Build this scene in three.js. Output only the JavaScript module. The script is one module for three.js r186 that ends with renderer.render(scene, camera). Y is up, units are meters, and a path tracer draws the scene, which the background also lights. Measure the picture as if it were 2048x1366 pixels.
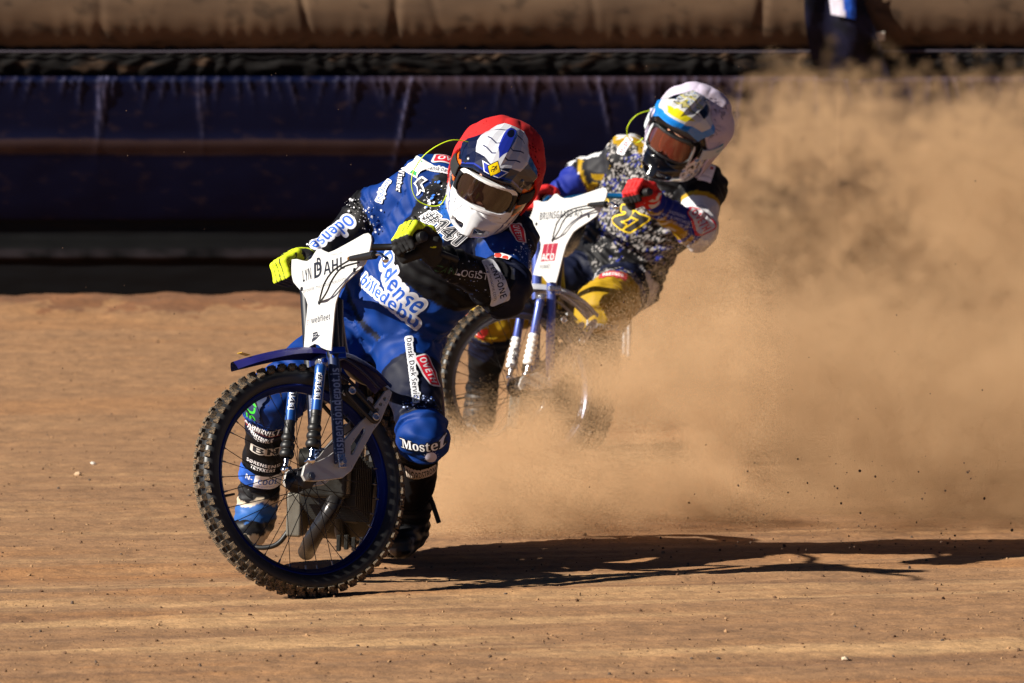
import * as THREE from 'three';
import { mergeGeometries } from 'three/addons/utils/BufferGeometryUtils.js';
import { ImprovedNoise } from 'three/addons/math/ImprovedNoise.js';
import { RoundedBoxGeometry } from 'three/addons/geometries/RoundedBoxGeometry.js';
import { Sky } from 'three/addons/objects/Sky.js';

// ---------------------------------------------------------------- camera, sky, sun, exposure
const scene = new THREE.Scene();
const FOCAL = 10528, EYE = 1.65;                       // long lens from the infield, standing height
const camera = new THREE.PerspectiveCamera(2 * Math.atan(683 / FOCAL) * 180 / Math.PI, 1.5, 0.5, 900);
const PITCH = Math.atan(579 / FOCAL);
camera.position.set(0, EYE, 16);
camera.rotation.x = -PITCH;
camera.focus = 16.4;
camera.userData.fStop = 6.3;
scene.add(camera);
const SUN = new THREE.Vector3(-0.81, 0.51, 0.285).normalize();
const sky = new Sky();
sky.name = 'sky';
sky.scale.setScalar(800);
{ const u = sky.material.uniforms; u.sunPosition.value.copy(SUN); u.turbidity.value = 1.2; u.rayleigh.value = 0.32; u.mieCoefficient.value = 0.002; u.mieDirectionalG.value = 0.8; u.cloudCoverage.value = 0; }
scene.add(sky);
scene.environmentIntensity = 0.1;
const sun = new THREE.DirectionalLight(new THREE.Color(1, 0.93, 0.82), 5);
sun.position.copy(SUN).multiplyScalar(40);
sun.target.position.set(0, 0, -4);
sun.castShadow = true;
sun.shadow.mapSize.set(4096, 4096);
Object.assign(sun.shadow.camera, { left: -14, right: 14, top: 14, bottom: -14, near: 1, far: 90 });
scene.add(sun, sun.target);
const renderer = new THREE.WebGLRenderer({ antialias: true });
renderer.toneMapping = THREE.LinearToneMapping;
renderer.toneMappingExposure = 1.95;
renderer.shadowMap.enabled = true;

// ---------------------------------------------------------------- helpers
const V = (x, y, z) => new THREE.Vector3(x, y, z);
let seed = 7;
const rnd = () => { seed = (seed + 0x6d2b79f5) | 0; let t = Math.imul(seed ^ (seed >>> 15), 1 | seed); t = (t + Math.imul(t ^ (t >>> 7), 61 | t)) ^ t; return ((t ^ (t >>> 14)) >>> 0) / 4294967296; };
const rr = (a, b) => a + (b - a) * rnd();
const lerp = (a, b, t) => a + (b - a) * t, clamp = (x, a = 0, b = 1) => Math.min(b, Math.max(a, x));
const smooth = (a, b, x) => { const t = clamp((x - a) / (b - a)); return t * t * (3 - 2 * t); };
const PN = new ImprovedNoise();
const noise = (x, y, z) => PN.noise(x + 37.3, y + 11.7, z + 5.1);
const fbm = (x, y, z, o = 4) => { let s = 0, a = 0.5; for (let i = 0; i < o; i++) { s += a * noise(x, y, z); x *= 2.03; y *= 2.03; z *= 2.03; a *= 0.5; } return s; };
const CAMQ = new THREE.Quaternion().setFromEuler(new THREE.Euler(-PITCH, 0, 0));
const ray = (px, py) => V((px - 1024) / FOCAL, -(py - 683) / FOCAL, -1).applyQuaternion(CAMQ);
const P = (px, py, d) => ray(px, py).multiplyScalar(d).add(camera.position);   // measured place in the photograph + its distance
const srgb = (r, g, b) => new THREE.Color().setRGB(r / 255, g / 255, b / 255, THREE.SRGBColorSpace);
const std = (o) => new THREE.MeshStandardMaterial({ side: THREE.DoubleSide, ...o });
const phys = (o) => new THREE.MeshPhysicalMaterial({ side: THREE.DoubleSide, ...o });
const used = {};
const numbered = (n) => { const k = used[n] = (used[n] ?? -1) + 1; return k ? n + '_' + String(k).padStart(3, '0') : n; };
function mesh(name, geo, mat, parent) { const m = new THREE.Mesh(geo, mat); m.name = name; m.castShadow = m.receiveShadow = true; parent.add(m); return m; }
function part(name, parent) { const g = new THREE.Group(); g.name = name; parent.add(g); return g; }
function thing(name, label, category, group) { const g = new THREE.Group(); g.name = numbered(name); g.userData = { label, category }; if (group) g.userData.group = group; scene.add(g); return g; }
function canvas(w, h, draw) { const c = document.createElement('canvas'); c.width = w; c.height = h; draw(c.getContext('2d'), w, h); const t = new THREE.CanvasTexture(c); t.colorSpace = THREE.SRGBColorSpace; t.magFilter = THREE.LinearFilter; return t; }
function dataTex(w, h, f, rgb = false, repeat = true) {
  const d = new Uint8Array(w * h * 4);
  for (let y = 0; y < h; y++) for (let x = 0; x < w; x++) { const v = f(x / w, y / h, x, y), o = (y * w + x) * 4; for (let c = 0; c < 3; c++) d[o + c] = clamp(Array.isArray(v) ? v[c] : v) * 255; d[o + 3] = 255; }
  const t = new THREE.DataTexture(d, w, h); t.magFilter = THREE.LinearFilter; t.needsUpdate = true;
  if (repeat) t.wrapS = t.wrapT = THREE.RepeatWrapping;
  if (rgb) t.colorSpace = THREE.SRGBColorSpace;
  return t;
}
// tiling fbm made of lattice noise that wraps
function tile(n, s) { const g = []; let q = seed; seed = s; for (let i = 0; i < n * n; i++) g.push(rnd()); seed = q; const at = (x, y) => g[((y % n) + n) % n * n + ((x % n) + n) % n]; return (u, v) => { const x = u * n, y = v * n, ix = Math.floor(x), iy = Math.floor(y), a = smooth(0, 1, x - ix), b = smooth(0, 1, y - iy); return lerp(lerp(at(ix, iy), at(ix + 1, iy), a), lerp(at(ix, iy + 1), at(ix + 1, iy + 1), a), b); }; }

function tube(pts, r, seg = 24, rad = 8, closed = false) { return new THREE.TubeGeometry(new THREE.CatmullRomCurve3(pts, closed, 'centripetal'), seg, r, rad, closed); }
function rod(a, b, r0, r1 = r0, rad = 12) { const d = b.clone().sub(a), g = new THREE.CylinderGeometry(r1, r0, d.length(), rad, 1); g.translate(0, d.length() / 2, 0); g.applyQuaternion(new THREE.Quaternion().setFromUnitVectors(V(0, 1, 0), d.normalize())); return g.translate(a.x, a.y, a.z); }
function lathe(profile, a, b, seg = 24) { // profile [[r, t]] with t in metres along a->b
  const g = new THREE.LatheGeometry(profile.map(([r, t]) => new THREE.Vector2(r, t)), seg), t0 = profile[0][1], t1 = profile[profile.length - 1][1], n = profile.length;
  for (let i = 0; i <= seg; i++) for (let j = 0; j < n; j++) g.attributes.uv.setY(i * n + j, (profile[j][1] - t0) / (t1 - t0));
  g.applyQuaternion(new THREE.Quaternion().setFromUnitVectors(V(0, 1, 0), b.clone().sub(a).normalize())); return g.translate(a.x, a.y, a.z);
}
function box(w, h, d, at, q) { const g = new RoundedBoxGeometry(w, h, d, 2, Math.min(w, h, d) * 0.18); if (q) g.applyQuaternion(q); return g.translate(at.x, at.y, at.z); }
const plain = (g) => { g = g.index ? g.toNonIndexed() : g; for (const k of Object.keys(g.attributes)) if (!['position', 'normal', 'uv'].includes(k)) g.deleteAttribute(k); return g; };
const join = (list) => mergeGeometries(list.map(plain));
function basis(x, y, z, o) { const m = new THREE.Matrix4().makeBasis(x, y, z); if (o) m.setPosition(o); return m; }
function quatOf(x, y, z) { return new THREE.Quaternion().setFromRotationMatrix(basis(x, y, z)); }

// ---------------------------------------------------------------- signed distance fields -> smooth meshes (surface nets)
const smin = (a, b, k) => { const h = Math.max(k - Math.abs(a - b), 0) / k; return Math.min(a, b) - h * h * k * 0.25; };
const smax = (a, b, k) => -smin(-a, -b, k);
function ell(x, y, z, cx, cy, cz, rx, ry, rz) { x -= cx; y -= cy; z -= cz; const k0 = Math.hypot(x / rx, y / ry, z / rz), k1 = Math.hypot(x / (rx * rx), y / (ry * ry), z / (rz * rz)); return k1 < 1e-9 ? -Math.min(rx, ry, rz) : k0 * (k0 - 1) / k1; }
function rbox(x, y, z, hx, hy, hz, r) { const a = Math.abs(x) - hx + r, b = Math.abs(y) - hy + r, c = Math.abs(z) - hz + r; return Math.hypot(Math.max(a, 0), Math.max(b, 0), Math.max(c, 0)) + Math.min(Math.max(a, b, c), 0) - r; }
function caps(x, y, z, A, B, ra, rb) { const bx = B.x - A.x, by = B.y - A.y, bz = B.z - A.z, px = x - A.x, py = y - A.y, pz = z - A.z, t = clamp((px * bx + py * by + pz * bz) / (bx * bx + by * by + bz * bz)); return Math.hypot(px - bx * t, py - by * t, pz - bz * t) - lerp(ra, rb, t); }
function netsOf(f, lo, hi, h, paint) {
  const nx = Math.ceil((hi.x - lo.x) / h) + 1, ny = Math.ceil((hi.y - lo.y) / h) + 1, nz = Math.ceil((hi.z - lo.z) / h) + 1, N = nx * ny * nz, d = new Float32Array(N), B = 5;
  for (let bz = 0; bz < nz; bz += B) for (let by = 0; by < ny; by += B) for (let bx = 0; bx < nx; bx += B) {
    const ex = Math.min(bx + B, nx), ey = Math.min(by + B, ny), ez = Math.min(bz + B, nz);
    const c = f(lo.x + (bx + B / 2) * h, lo.y + (by + B / 2) * h, lo.z + (bz + B / 2) * h), far = Math.abs(c) > B * h * 1.5 + 0.012;
    for (let k = bz; k < ez; k++) for (let j = by; j < ey; j++) for (let i = bx; i < ex; i++) d[(k * ny + j) * nx + i] = far ? c : f(lo.x + i * h, lo.y + j * h, lo.z + k * h);
  }
  const id = new Int32Array(N).fill(-1), pos = [], idx = [], E = [[0, 1], [2, 3], [4, 5], [6, 7], [0, 2], [1, 3], [4, 6], [5, 7], [0, 4], [1, 5], [2, 6], [3, 7]], v = new Float32Array(8);
  for (let k = 0; k < nz - 1; k++) for (let j = 0; j < ny - 1; j++) for (let i = 0; i < nx - 1; i++) {
    const o = (k * ny + j) * nx + i; let m = 0;
    for (let c = 0; c < 8; c++) { v[c] = d[o + (c & 1) + ((c >> 1) & 1) * nx + (c >> 2) * nx * ny]; if (v[c] < 0) m |= 1 << c; }
    if (m === 0 || m === 255) continue;
    let x = 0, y = 0, z = 0, n = 0;
    for (const [a, b] of E) if ((v[a] < 0) !== (v[b] < 0)) { const t = v[a] / (v[a] - v[b]); x += lerp(a & 1, b & 1, t); y += lerp((a >> 1) & 1, (b >> 1) & 1, t); z += lerp(a >> 2, b >> 2, t); n++; }
    id[o] = pos.length / 3; pos.push(lo.x + (i + x / n) * h, lo.y + (j + y / n) * h, lo.z + (k + z / n) * h);
  }
  const quad = (a, b, c, e, flip) => { if (a < 0 || b < 0 || c < 0 || e < 0) return; flip ? idx.push(a, c, b, a, e, c) : idx.push(a, b, c, a, c, e); };
  const X = 1, Y = nx, Z = nx * ny;
  for (let k = 1; k < nz - 1; k++) for (let j = 1; j < ny - 1; j++) for (let i = 1; i < nx - 1; i++) {
    const o = (k * ny + j) * nx + i, s = d[o] < 0;
    if (s !== (d[o + X] < 0)) quad(id[o - Y - Z], id[o - Z], id[o], id[o - Y], !s);
    if (s !== (d[o + Y] < 0)) quad(id[o - X - Z], id[o - X], id[o], id[o - Z], !s);
    if (s !== (d[o + Z] < 0)) quad(id[o - X - Y], id[o - Y], id[o], id[o - X], !s);
  }
  const n = pos.length / 3, nor = new Float32Array(n * 3), col = paint ? new Float32Array(n * 3) : null, e = h * 0.6;
  for (let i = 0; i < n; i++) {
    const x = pos[i * 3], y = pos[i * 3 + 1], z = pos[i * 3 + 2];
    let a = f(x + e, y, z) - f(x - e, y, z), b = f(x, y + e, z) - f(x, y - e, z), c = f(x, y, z + e) - f(x, y, z - e); const l = Math.hypot(a, b, c) || 1;
    nor[i * 3] = a / l; nor[i * 3 + 1] = b / l; nor[i * 3 + 2] = c / l;
    if (paint) { const q = paint(x, y, z, a / l, b / l, c / l); col[i * 3] = q.r; col[i * 3 + 1] = q.g; col[i * 3 + 2] = q.b; }
  }
  // wind faces along the gradient
  for (let t = 0; t < idx.length; t += 3) {
    const [a, b, c] = [idx[t] * 3, idx[t + 1] * 3, idx[t + 2] * 3], ux = pos[b] - pos[a], uy = pos[b + 1] - pos[a + 1], uz = pos[b + 2] - pos[a + 2], wx = pos[c] - pos[a], wy = pos[c + 1] - pos[a + 1], wz = pos[c + 2] - pos[a + 2];
    if ((uy * wz - uz * wy) * nor[a] + (uz * wx - ux * wz) * nor[a + 1] + (ux * wy - uy * wx) * nor[a + 2] < 0) { const q = idx[t + 1]; idx[t + 1] = idx[t + 2]; idx[t + 2] = q; }
  }
  const g = new THREE.BufferGeometry();
  g.setAttribute('position', new THREE.BufferAttribute(new Float32Array(pos), 3)); g.setAttribute('normal', new THREE.BufferAttribute(nor, 3));
  if (col) g.setAttribute('color', new THREE.BufferAttribute(col, 3));
  g.setIndex(idx); return g;
}

// ---------------------------------------------------------------- the track
const FENCE_Z = -14.0;
const skew = (x, z) => z + 0.26 * x * smooth(-9, 1, z);
function groundY(x, z) {
  const q = skew(x, z);
  let y = 0.2 * smooth(-5.5, -13.6, z) + (0.055 + 0.04 * noise(x * 0.8, 6, 3) + 0.03 * noise(x * 3, z * 3, 3)) * smooth(-11.8, -13.0, z + 0.3 * noise(x * 0.9, 3, 1));
  y += 0.016 * fbm(q * 1.9, x * 0.13, 2.2, 3) + 0.012 * smooth(-9, 0, z) * fbm(q * 5.5 + 4, x * 0.3, 7.7, 3) + 0.005 * smooth(-4, 1, z) * fbm(q * 13, x * 0.9, 5.5, 3);
  const loose = smooth(-0.1, 0.35, fbm(q * 0.9 + 9, x * 0.1, 1.5, 2) + 0.1);
  y += (0.003 + 0.008 * loose) * fbm(x * 7, z * 7, 3.3, 4) + 0.002 * Math.pow(Math.abs(noise(x * 21, z * 15, 8)), 0.7);
  return y - 0.09 * Math.max(smooth(5.2, 6.4, Math.abs(x)), smooth(2.2, 3.2, z)) - 0.25 * smooth(5.2, 6.4, Math.abs(x)) * smooth(-5.5, -13.6, z);
}
const earth = [srgb(169, 129, 89), srgb(147, 109, 73), srgb(207, 168, 120), srgb(181, 126, 70)];
function groundColor(x, z) {
  const q = skew(x, z), a = fbm(q * 1.3, x * 0.22, 4.4, 4), b = fbm(q * 4.2 + 3, x * 0.5, 6.1, 4), c = fbm(x * 5, z * 5, 1.1, 4);
  const col = earth[0].clone();
  col.lerp(earth[1], clamp(0.35 + 1.6 * c) * 0.55);
  col.lerp(earth[2], smooth(0.0, 0.28, b) * (0.35 + 0.5 * smooth(-2, 1.6, z)) * smooth(-11, -1, z));
  col.lerp(earth[3], smooth(0.0, 0.24, a) * (0.3 + 0.65 * smooth(-3, 1.5, z)));
  col.lerp(srgb(126, 92, 64), smooth(0.1, 0.3, fbm(q * 6 + 8, x * 0.8, 3.1, 4)) * 0.6 * smooth(-8, 0.5, z));
  if (z < -11 && fbm(x * 2.2, z * 1.3, 2.6, 5) + 0.25 * noise(x * 14, z * 9, 2) > 0.55 * (z + 12.9)) col.lerp(srgb(132, 84, 48), 0.8);   // ragged bank of loose reddish shale raked up along the fence
  return col.multiplyScalar(1.02 + 0.22 * fbm(q * 9, x * 1.6, 2, 3) + 0.3 * fbm(x * 9, z * 7, 4, 3));
}
function sheet(xs, zs, yf, color, uvScale = 1) {
  const nx = xs.length, nz = zs.length, pos = new Float32Array(nx * nz * 3), uv = new Float32Array(nx * nz * 2), col = new Float32Array(nx * nz * 3), idx = [];
  for (let j = 0; j < nz; j++) for (let i = 0; i < nx; i++) {
    const o = j * nx + i, c = color(xs[i], zs[j]);
    pos.set([xs[i], yf(xs[i], zs[j]), zs[j]], o * 3); uv.set([xs[i] * uvScale, zs[j] * uvScale], o * 2); col.set([c.r, c.g, c.b], o * 3);
    if (i < nx - 1 && j < nz - 1) idx.push(o, o + nx, o + 1, o + 1, o + nx, o + nx + 1);
  }
  const g = new THREE.BufferGeometry();
  g.setAttribute('position', new THREE.BufferAttribute(pos, 3)); g.setAttribute('uv', new THREE.BufferAttribute(uv, 2)); g.setAttribute('color', new THREE.BufferAttribute(col, 3));
  g.setIndex(idx); g.computeVertexNormals(); return g;
}
const grains = (() => { const t = [tile(16, 1), tile(37, 2), tile(83, 3), tile(180, 4), tile(400, 5)], w = [0.14, 0.18, 0.2, 0.26, 0.22]; return (u, v) => t.reduce((s, f, i) => s + w[i] * f(u, v), 0); })();
const dirtMap = dataTex(1024, 1024, (u, v) => { const g = grains(u, v), k = 0.66 + 0.62 * (g - 0.32); const s = k > 1.02 ? 1.0 : k; return [0.74 * s + 0.26, 0.76 * s + 0.22, 0.78 * s + 0.18]; }, true);
const dirtBump = dataTex(1024, 1024, (u, v) => grains(u, v));
for (const t of [dirtMap, dirtBump]) t.repeat.set(1 / 1.37, 1 / 1.37);
const dirtMat = std({ vertexColors: true, map: dirtMap, bumpMap: dirtBump, bumpScale: 0.003, roughness: 1 });
{
  const xs = [], zs = [];
  for (let x = -6.4; x <= 6.4; x += lerp(0.0125, 0.05, smooth(3.6, 4.2, Math.abs(x)))) xs.push(x);
  for (let z = 3.2; z >= -14.6; z -= lerp(0.02, 0.04, smooth(0, -10, z))) zs.push(z);
  const m = mesh('track', sheet(xs, zs, groundY, groundColor), dirtMat, scene); m.userData.kind = 'structure';
  const fx = [], fz = [];
  for (let i = -60; i <= 60; i++) fx.push(Math.sign(i) * Math.pow(Math.abs(i) / 60, 2) * 380);
  for (let i = -60; i <= 60; i++) fz.push(Math.sign(i) * Math.pow(Math.abs(i) / 60, 2) * 380);
  const far = mesh('ground', sheet(fx, fz, () => -0.06, (x, z) => earth[0].clone().lerp(earth[1], 0.5 + 0.5 * fbm(x * 0.3, z * 0.3, 1, 3))), dirtMat, scene); far.userData.kind = 'structure';
}
// loose pebbles and clods lying on the dirt
{
  const g = new THREE.IcosahedronGeometry(1, 0); const p = g.attributes.position;
  for (let i = 0; i < p.count; i++) { const k = 1 + 0.35 * noise(p.getX(i) * 3, p.getY(i) * 3, p.getZ(i) * 3); p.setXYZ(i, p.getX(i) * k, p.getY(i) * k * 0.75, p.getZ(i) * k); }
  g.computeVertexNormals();
  const N = 7500, im = new THREE.InstancedMesh(g, std({ roughness: 1, color: 0xffffff }), N), M = new THREE.Matrix4(), q = new THREE.Quaternion(), e = new THREE.Euler();
  im.name = 'pebbles'; im.userData = { kind: 'stuff', label: 'loose pebbles and crumbs of dirt scattered over the track', category: 'pebbles' }; im.castShadow = im.receiveShadow = true;
  for (let i = 0; i < N; i++) {
    const d = 13.2 + 16.5 * Math.pow(rnd(), 1.2), z = 16 - d, x = rr(-0.118, 0.118) * d, s = 0.0018 + 0.005 * Math.pow(rnd(), 6) + (rnd() < 0.006 ? rr(0.001, 0.004) : 0);
    M.compose(V(x, groundY(x, z) + s * 0.25, z), q.setFromEuler(e.set(rr(0, 6), rr(0, 6), rr(0, 6))), V(s * rr(0.8, 1.5), s, s * rr(0.8, 1.4))); im.setMatrixAt(i, M);
    const t = rnd(); im.setColorAt(i, (t < 0.55 ? srgb(104, 76, 54) : t < 0.9 ? srgb(150, 116, 82) : srgb(84, 70, 60)).multiplyScalar(rr(0.75, 1.1)));
  }
  scene.add(im);
  const stones = [[156, 951, 0.013, srgb(188, 160, 128), 'tan stone on bare dirt left of the leading front tyre'], [186, 929, 0.009, srgb(220, 214, 204), 'small pale stone just beyond the tan stone on the dirt'], [1690, 1322, 0.010, srgb(184, 164, 138), 'pale pebble near the bottom edge below the long shadow']];
  for (const [px, py, s, c, label] of stones) {
    const r = ray(px, py); let t = 12; for (; t < 34; t += 0.01) { const p = r.clone().multiplyScalar(t).add(camera.position); if (p.y < groundY(p.x, p.z)) break; }
    const at = r.multiplyScalar(t).add(camera.position), o = mesh(numbered('stone'), g, std({ color: c, roughness: 0.95 }), scene);
    o.scale.set(s * 1.4, s, s * 1.2); o.position.set(at.x, groundY(at.x, at.z) + s * 0.5, at.z); o.rotation.set(0.3, rr(0, 6), 0.2); o.userData = { label, category: 'stone', group: 'stones on the track' };
  }
}

// ---------------------------------------------------------------- air fence behind the riders
const fenceAt = (py) => P(1024, py, 30).y, fenceX = (px) => (px - 1024) / FOCAL * 30;
function cloth(u0, u1, nu, nv, f, color) { // f(u, v) -> [x, y, z]; v 0..1
  const pos = [], uv = [], col = [], idx = [];
  for (let j = 0; j <= nv; j++) for (let i = 0; i <= nu; i++) {
    const u = lerp(u0, u1, i / nu), v = j / nv, p = f(u, v), c = color(u, v, p); pos.push(...p); uv.push(u, v); col.push(c.r, c.g, c.b);
    if (i < nu && j < nv) { const o = j * (nu + 1) + i; idx.push(o, o + 1, o + nu + 1, o + 1, o + nu + 2, o + nu + 1); }
  }
  const g = new THREE.BufferGeometry();
  g.setAttribute('position', new THREE.Float32BufferAttribute(pos, 3)); g.setAttribute('uv', new THREE.Float32BufferAttribute(uv, 2)); g.setAttribute('color', new THREE.Float32BufferAttribute(col, 3));
  g.setIndex(idx); g.computeVertexNormals(); return g;
}
const vinyl = phys({ vertexColors: true, roughness: 0.5, specularIntensity: 0.22 }), tarp = phys({ vertexColors: true, roughness: 0.85, specularIntensity: 0.3 });
const tanC = srgb(96, 76, 58), tanD = srgb(72, 56, 43), blueC = srgb(4, 9, 36), dustC = srgb(96, 72, 52), blackC = srgb(6, 6, 7);
function airFence(x0, x1, k, label) {
  const t = thing('air_fence', label, 'fence', 'air fence modules behind the track'), L = x1 - x0, n = Math.round(L / 0.016);
  const yr = fenceAt(12), R = 0.255;
  // inflated top roll with crease lines pulled round it
  const creases = []; { let q = seed; seed = 100 + k; for (let x = x0 + 0.1; x < x1 - 0.05; x += rr(0.1, 1.3)) creases.push([x, rr(0.4, 1.5), rr(-0.3, 0.2), rnd() < 0.4 ? 1.1 : 0.4]); seed = q; }
  const end = (u) => Math.sqrt(clamp(Math.min(u - x0, x1 - u) / 0.16));
  mesh('top_roll', cloth(x0, x1, n, 64, (u, v) => {
    const a = lerp(-1.75, 2.0, v); let r = R * (0.82 + 0.18 * end(u)) + 0.03 * fbm(u * 0.9, a * 0.6, k, 3);
    for (const [cx, w, sl, s] of creases) { const m = (u - cx - sl * (a + 0.3) * 0.25) / (0.022 * w); if (Math.abs(m) < 4) r -= s * 0.015 * Math.exp(-m * m) * smooth(1.2, -0.5, Math.abs(a + 0.15) - 0.55 * w); }
    r += 0.002 * Math.sin(u * 60 + 6 * noise(u * 3, 1, k)) * smooth(0.1, -0.9, a);
    return [u, yr + Math.sin(a) * r, FENCE_Z + 0.17 + Math.cos(a) * r];
  }, (u, v) => tanC.clone().lerp(tanD, clamp(0.5 + 1.3 * fbm(u * 2, v * 5, k, 4))).lerp(blackC, 0.45 * smooth(0.05, 0.35, fbm(u * 7, v * 9, 4 + k, 4)))), tarp, t);
  // piping line under the roll
  const yp = fenceAt(103); const pts = []; for (let x = x0; x <= x1; x += 0.08) pts.push(V(x, yp + 0.006 * noise(x * 1.5, 2, k), FENCE_Z + 0.315 + 0.004 * noise(x * 3, 5, k)));
  mesh('piping', tube(pts, 0.0065, pts.length * 2, 6), std({ color: srgb(58, 52, 64), roughness: 0.7 }), t);
  // ruffled dark band
  const yb = fenceAt(152);
  mesh('ruffled_band', cloth(x0, x1, n, 20, (u, v) => [u, lerp(yb - 0.01, yp + 0.07 * smooth(0.85, 1, v), v), FENCE_Z + 0.24 + 0.05 * Math.sin(v * 2.6) + 0.022 * fbm(u * 9, v * 2.5, 3 + k, 4) + 0.007 * Math.sin(u * 46 + 9 * noise(u * 2.5, v * 0.8, k)) * (0.4 + v)],
    (u, v) => srgb(14, 12, 12).lerp(dustC, 0.4 * smooth(0.05, 0.4, fbm(u * 5, v * 2, 6 + k, 4)))), tarp, t);
  // blue cushion, gathered along its top seam, its face leaning out over the dirt
  const yl = fenceAt(440), gath = []; { let q = seed; seed = 300 + k; for (let x = x0; x < x1; x += rr(0.035, 0.11)) gath.push([x, rr(0.05, 0.17) * (rnd() < 0.2 ? 2.8 : 1), rr(-0.35, 0.35), rr(0.4, 1)]); seed = q; }
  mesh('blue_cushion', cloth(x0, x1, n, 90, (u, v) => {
    const down = (1 - v) * (yb - yl); let z = FENCE_Z + 0.02 + 0.37 * Math.pow(v, 0.9) + 0.02 * Math.sin(v * Math.PI) - 0.05 * smooth(0.97, 1, v);
    for (const [gx, len, sl, s] of gath) { const m = (u - gx - sl * down) / 0.011; if (Math.abs(m) < 4) z += s * 0.02 * Math.exp(-m * m) * Math.exp(-Math.pow(down / len, 2)); }
    const ridge = (down - 0.385 + 0.012 * noise(u * 1.2, 3, k)) / 0.05; z += 0.016 * Math.exp(-ridge * ridge) * smooth(-0.4, 0.25, noise(u * 0.45 + 0.6, 1, k));
    z += 0.012 * fbm(u * 1.4, down * 2.5, k, 3);
    return [u, lerp(yl, yb, v), z];
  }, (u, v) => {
    const down = (1 - v) * (yb - yl), c = blueC.clone(); let crestLight = 0;
    for (const [gx, len, sl, s] of gath) { const m = (u - gx - sl * down) / 0.009; if (Math.abs(m) < 3) crestLight = Math.max(crestLight, s * Math.exp(-m * m) * smooth(len * 1.5, len * 0.6, down + 0.03 * noise(u * 30, down * 20, k)) * (len > 0.2 ? 1 : 0.4)); }
    c.lerp(srgb(128, 126, 164), 0.5 * crestLight * clamp(0.7 + 0.8 * noise(u * 40, down * 30, 3)));  // pale streaks painted along the fold crests, as if the creases caught light
    c.lerp(dustC, 0.3 * smooth(0.055, 0.03, Math.abs(down - 0.395 + 0.02 * noise(u * 0.8, 7, k)) + 0.012 * fbm(u * 9, v * 40, 2, 3)) * smooth(-0.25, 0.2, noise(u * 0.45 + 0.6, 1, k)));
    c.lerp(dustC, 0.2 * smooth(0.13, 0.02, down + 0.05 * fbm(u * 8, 1, k, 3)) * smooth(-0.1, 0.5, u + 1.0));
    c.lerp(dustC, 0.12 * smooth(0.1, 0.5, fbm(u * 9, v * 12, 9 + k, 5)));
    return c;
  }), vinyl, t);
  // black skirt with a dusty ledge
  const ye = fenceAt(520), ym = fenceAt(498), yg = -0.04;
  mesh('skirt', cloth(x0, x1, Math.round(n / 2), 60, (u, v) => {
    const y = lerp(yg, yl + 0.02, v); const ledge = smooth(ye - 0.02, ye + 0.015, y) * smooth(ym + 0.08, ym, y);
    return [u, y, FENCE_Z - 0.03 + 0.035 * ledge + 0.012 * fbm(u * 2, y * 6, 11 + k, 3) - 0.04 * smooth(ye, yg, y)];
  }, (u, v) => { const y = lerp(yg, yl + 0.02, v); return blackC.clone().lerp(srgb(54, 48, 52), 0.45 * smooth(ye - 0.01, ye + 0.01, y) * smooth(ym + 0.01, ym - 0.01, y) * clamp(0.6 + 2 * fbm(u * 6, y * 8, k, 3))).lerp(srgb(15, 14, 15), 0.5 * smooth(ye, ye - 0.05, y)); }), vinyl, t);
  return t;
}
airFence(-13, fenceX(1668), 1, 'long blue and tan inflatable air fence running left behind both riders');
const fenceRight = airFence(fenceX(1670), 12, 2, 'air fence module right of the dark joint flap, half lost in dust');
mesh('label_tag', box(0.1, 0.052, 0.008, V(fenceX(1740), fenceAt(73), FENCE_Z + 0.43), new THREE.Quaternion().setFromEuler(new THREE.Euler(0.5, 0, 0.03))), std({ color: srgb(176, 170, 160), roughness: 0.8 }), fenceRight);
{
  const f = thing('joint_flap', 'dark hanging flap covering the joint between two fence modules', 'flap');
  mesh('flap_cloth', cloth(0, 1, 40, 60, (u, v) => {
    const py = lerp(-40, 214, v), c = lerp(1650, 1722, Math.pow(v, 1.4)), w = lerp(50, 72, Math.sin(v * 2.4)) * (v > 0.86 ? lerp(1, 0.3, (v - 0.86) / 0.14) : 1), px = c + (u - 0.5) * 2 * w;
    return [fenceX(px), fenceAt(py), FENCE_Z + 0.44 + 0.05 * Math.cos((v - 0.2) * 3) - 0.09 * smooth(0.35, 1, v) + 0.018 * Math.sin(u * 9 + v * 5) + 0.01 * fbm(u * 4, v * 6, 1, 3)];
  }, (u, v) => blackC.clone().lerp(srgb(34, 34, 60), clamp(fbm(u * 3, v * 5, 2, 3) + 0.3))), vinyl, f);
  mesh('corner_patch', cloth(0, 1, 16, 16, (u, v) => [fenceX(lerp(1640 + 10 * v, 1698, u)), fenceAt(lerp(-46, 30 + 10 * u, v)), FENCE_Z + 0.512 + 0.02 * Math.sin(u * 3) + 0.006 * noise(u * 5, v * 5, 2)],
    (u, v) => (u > 0.48 + 0.1 * v ? srgb(44, 88, 190) : srgb(196, 190, 204))), vinyl, f);
}

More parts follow.
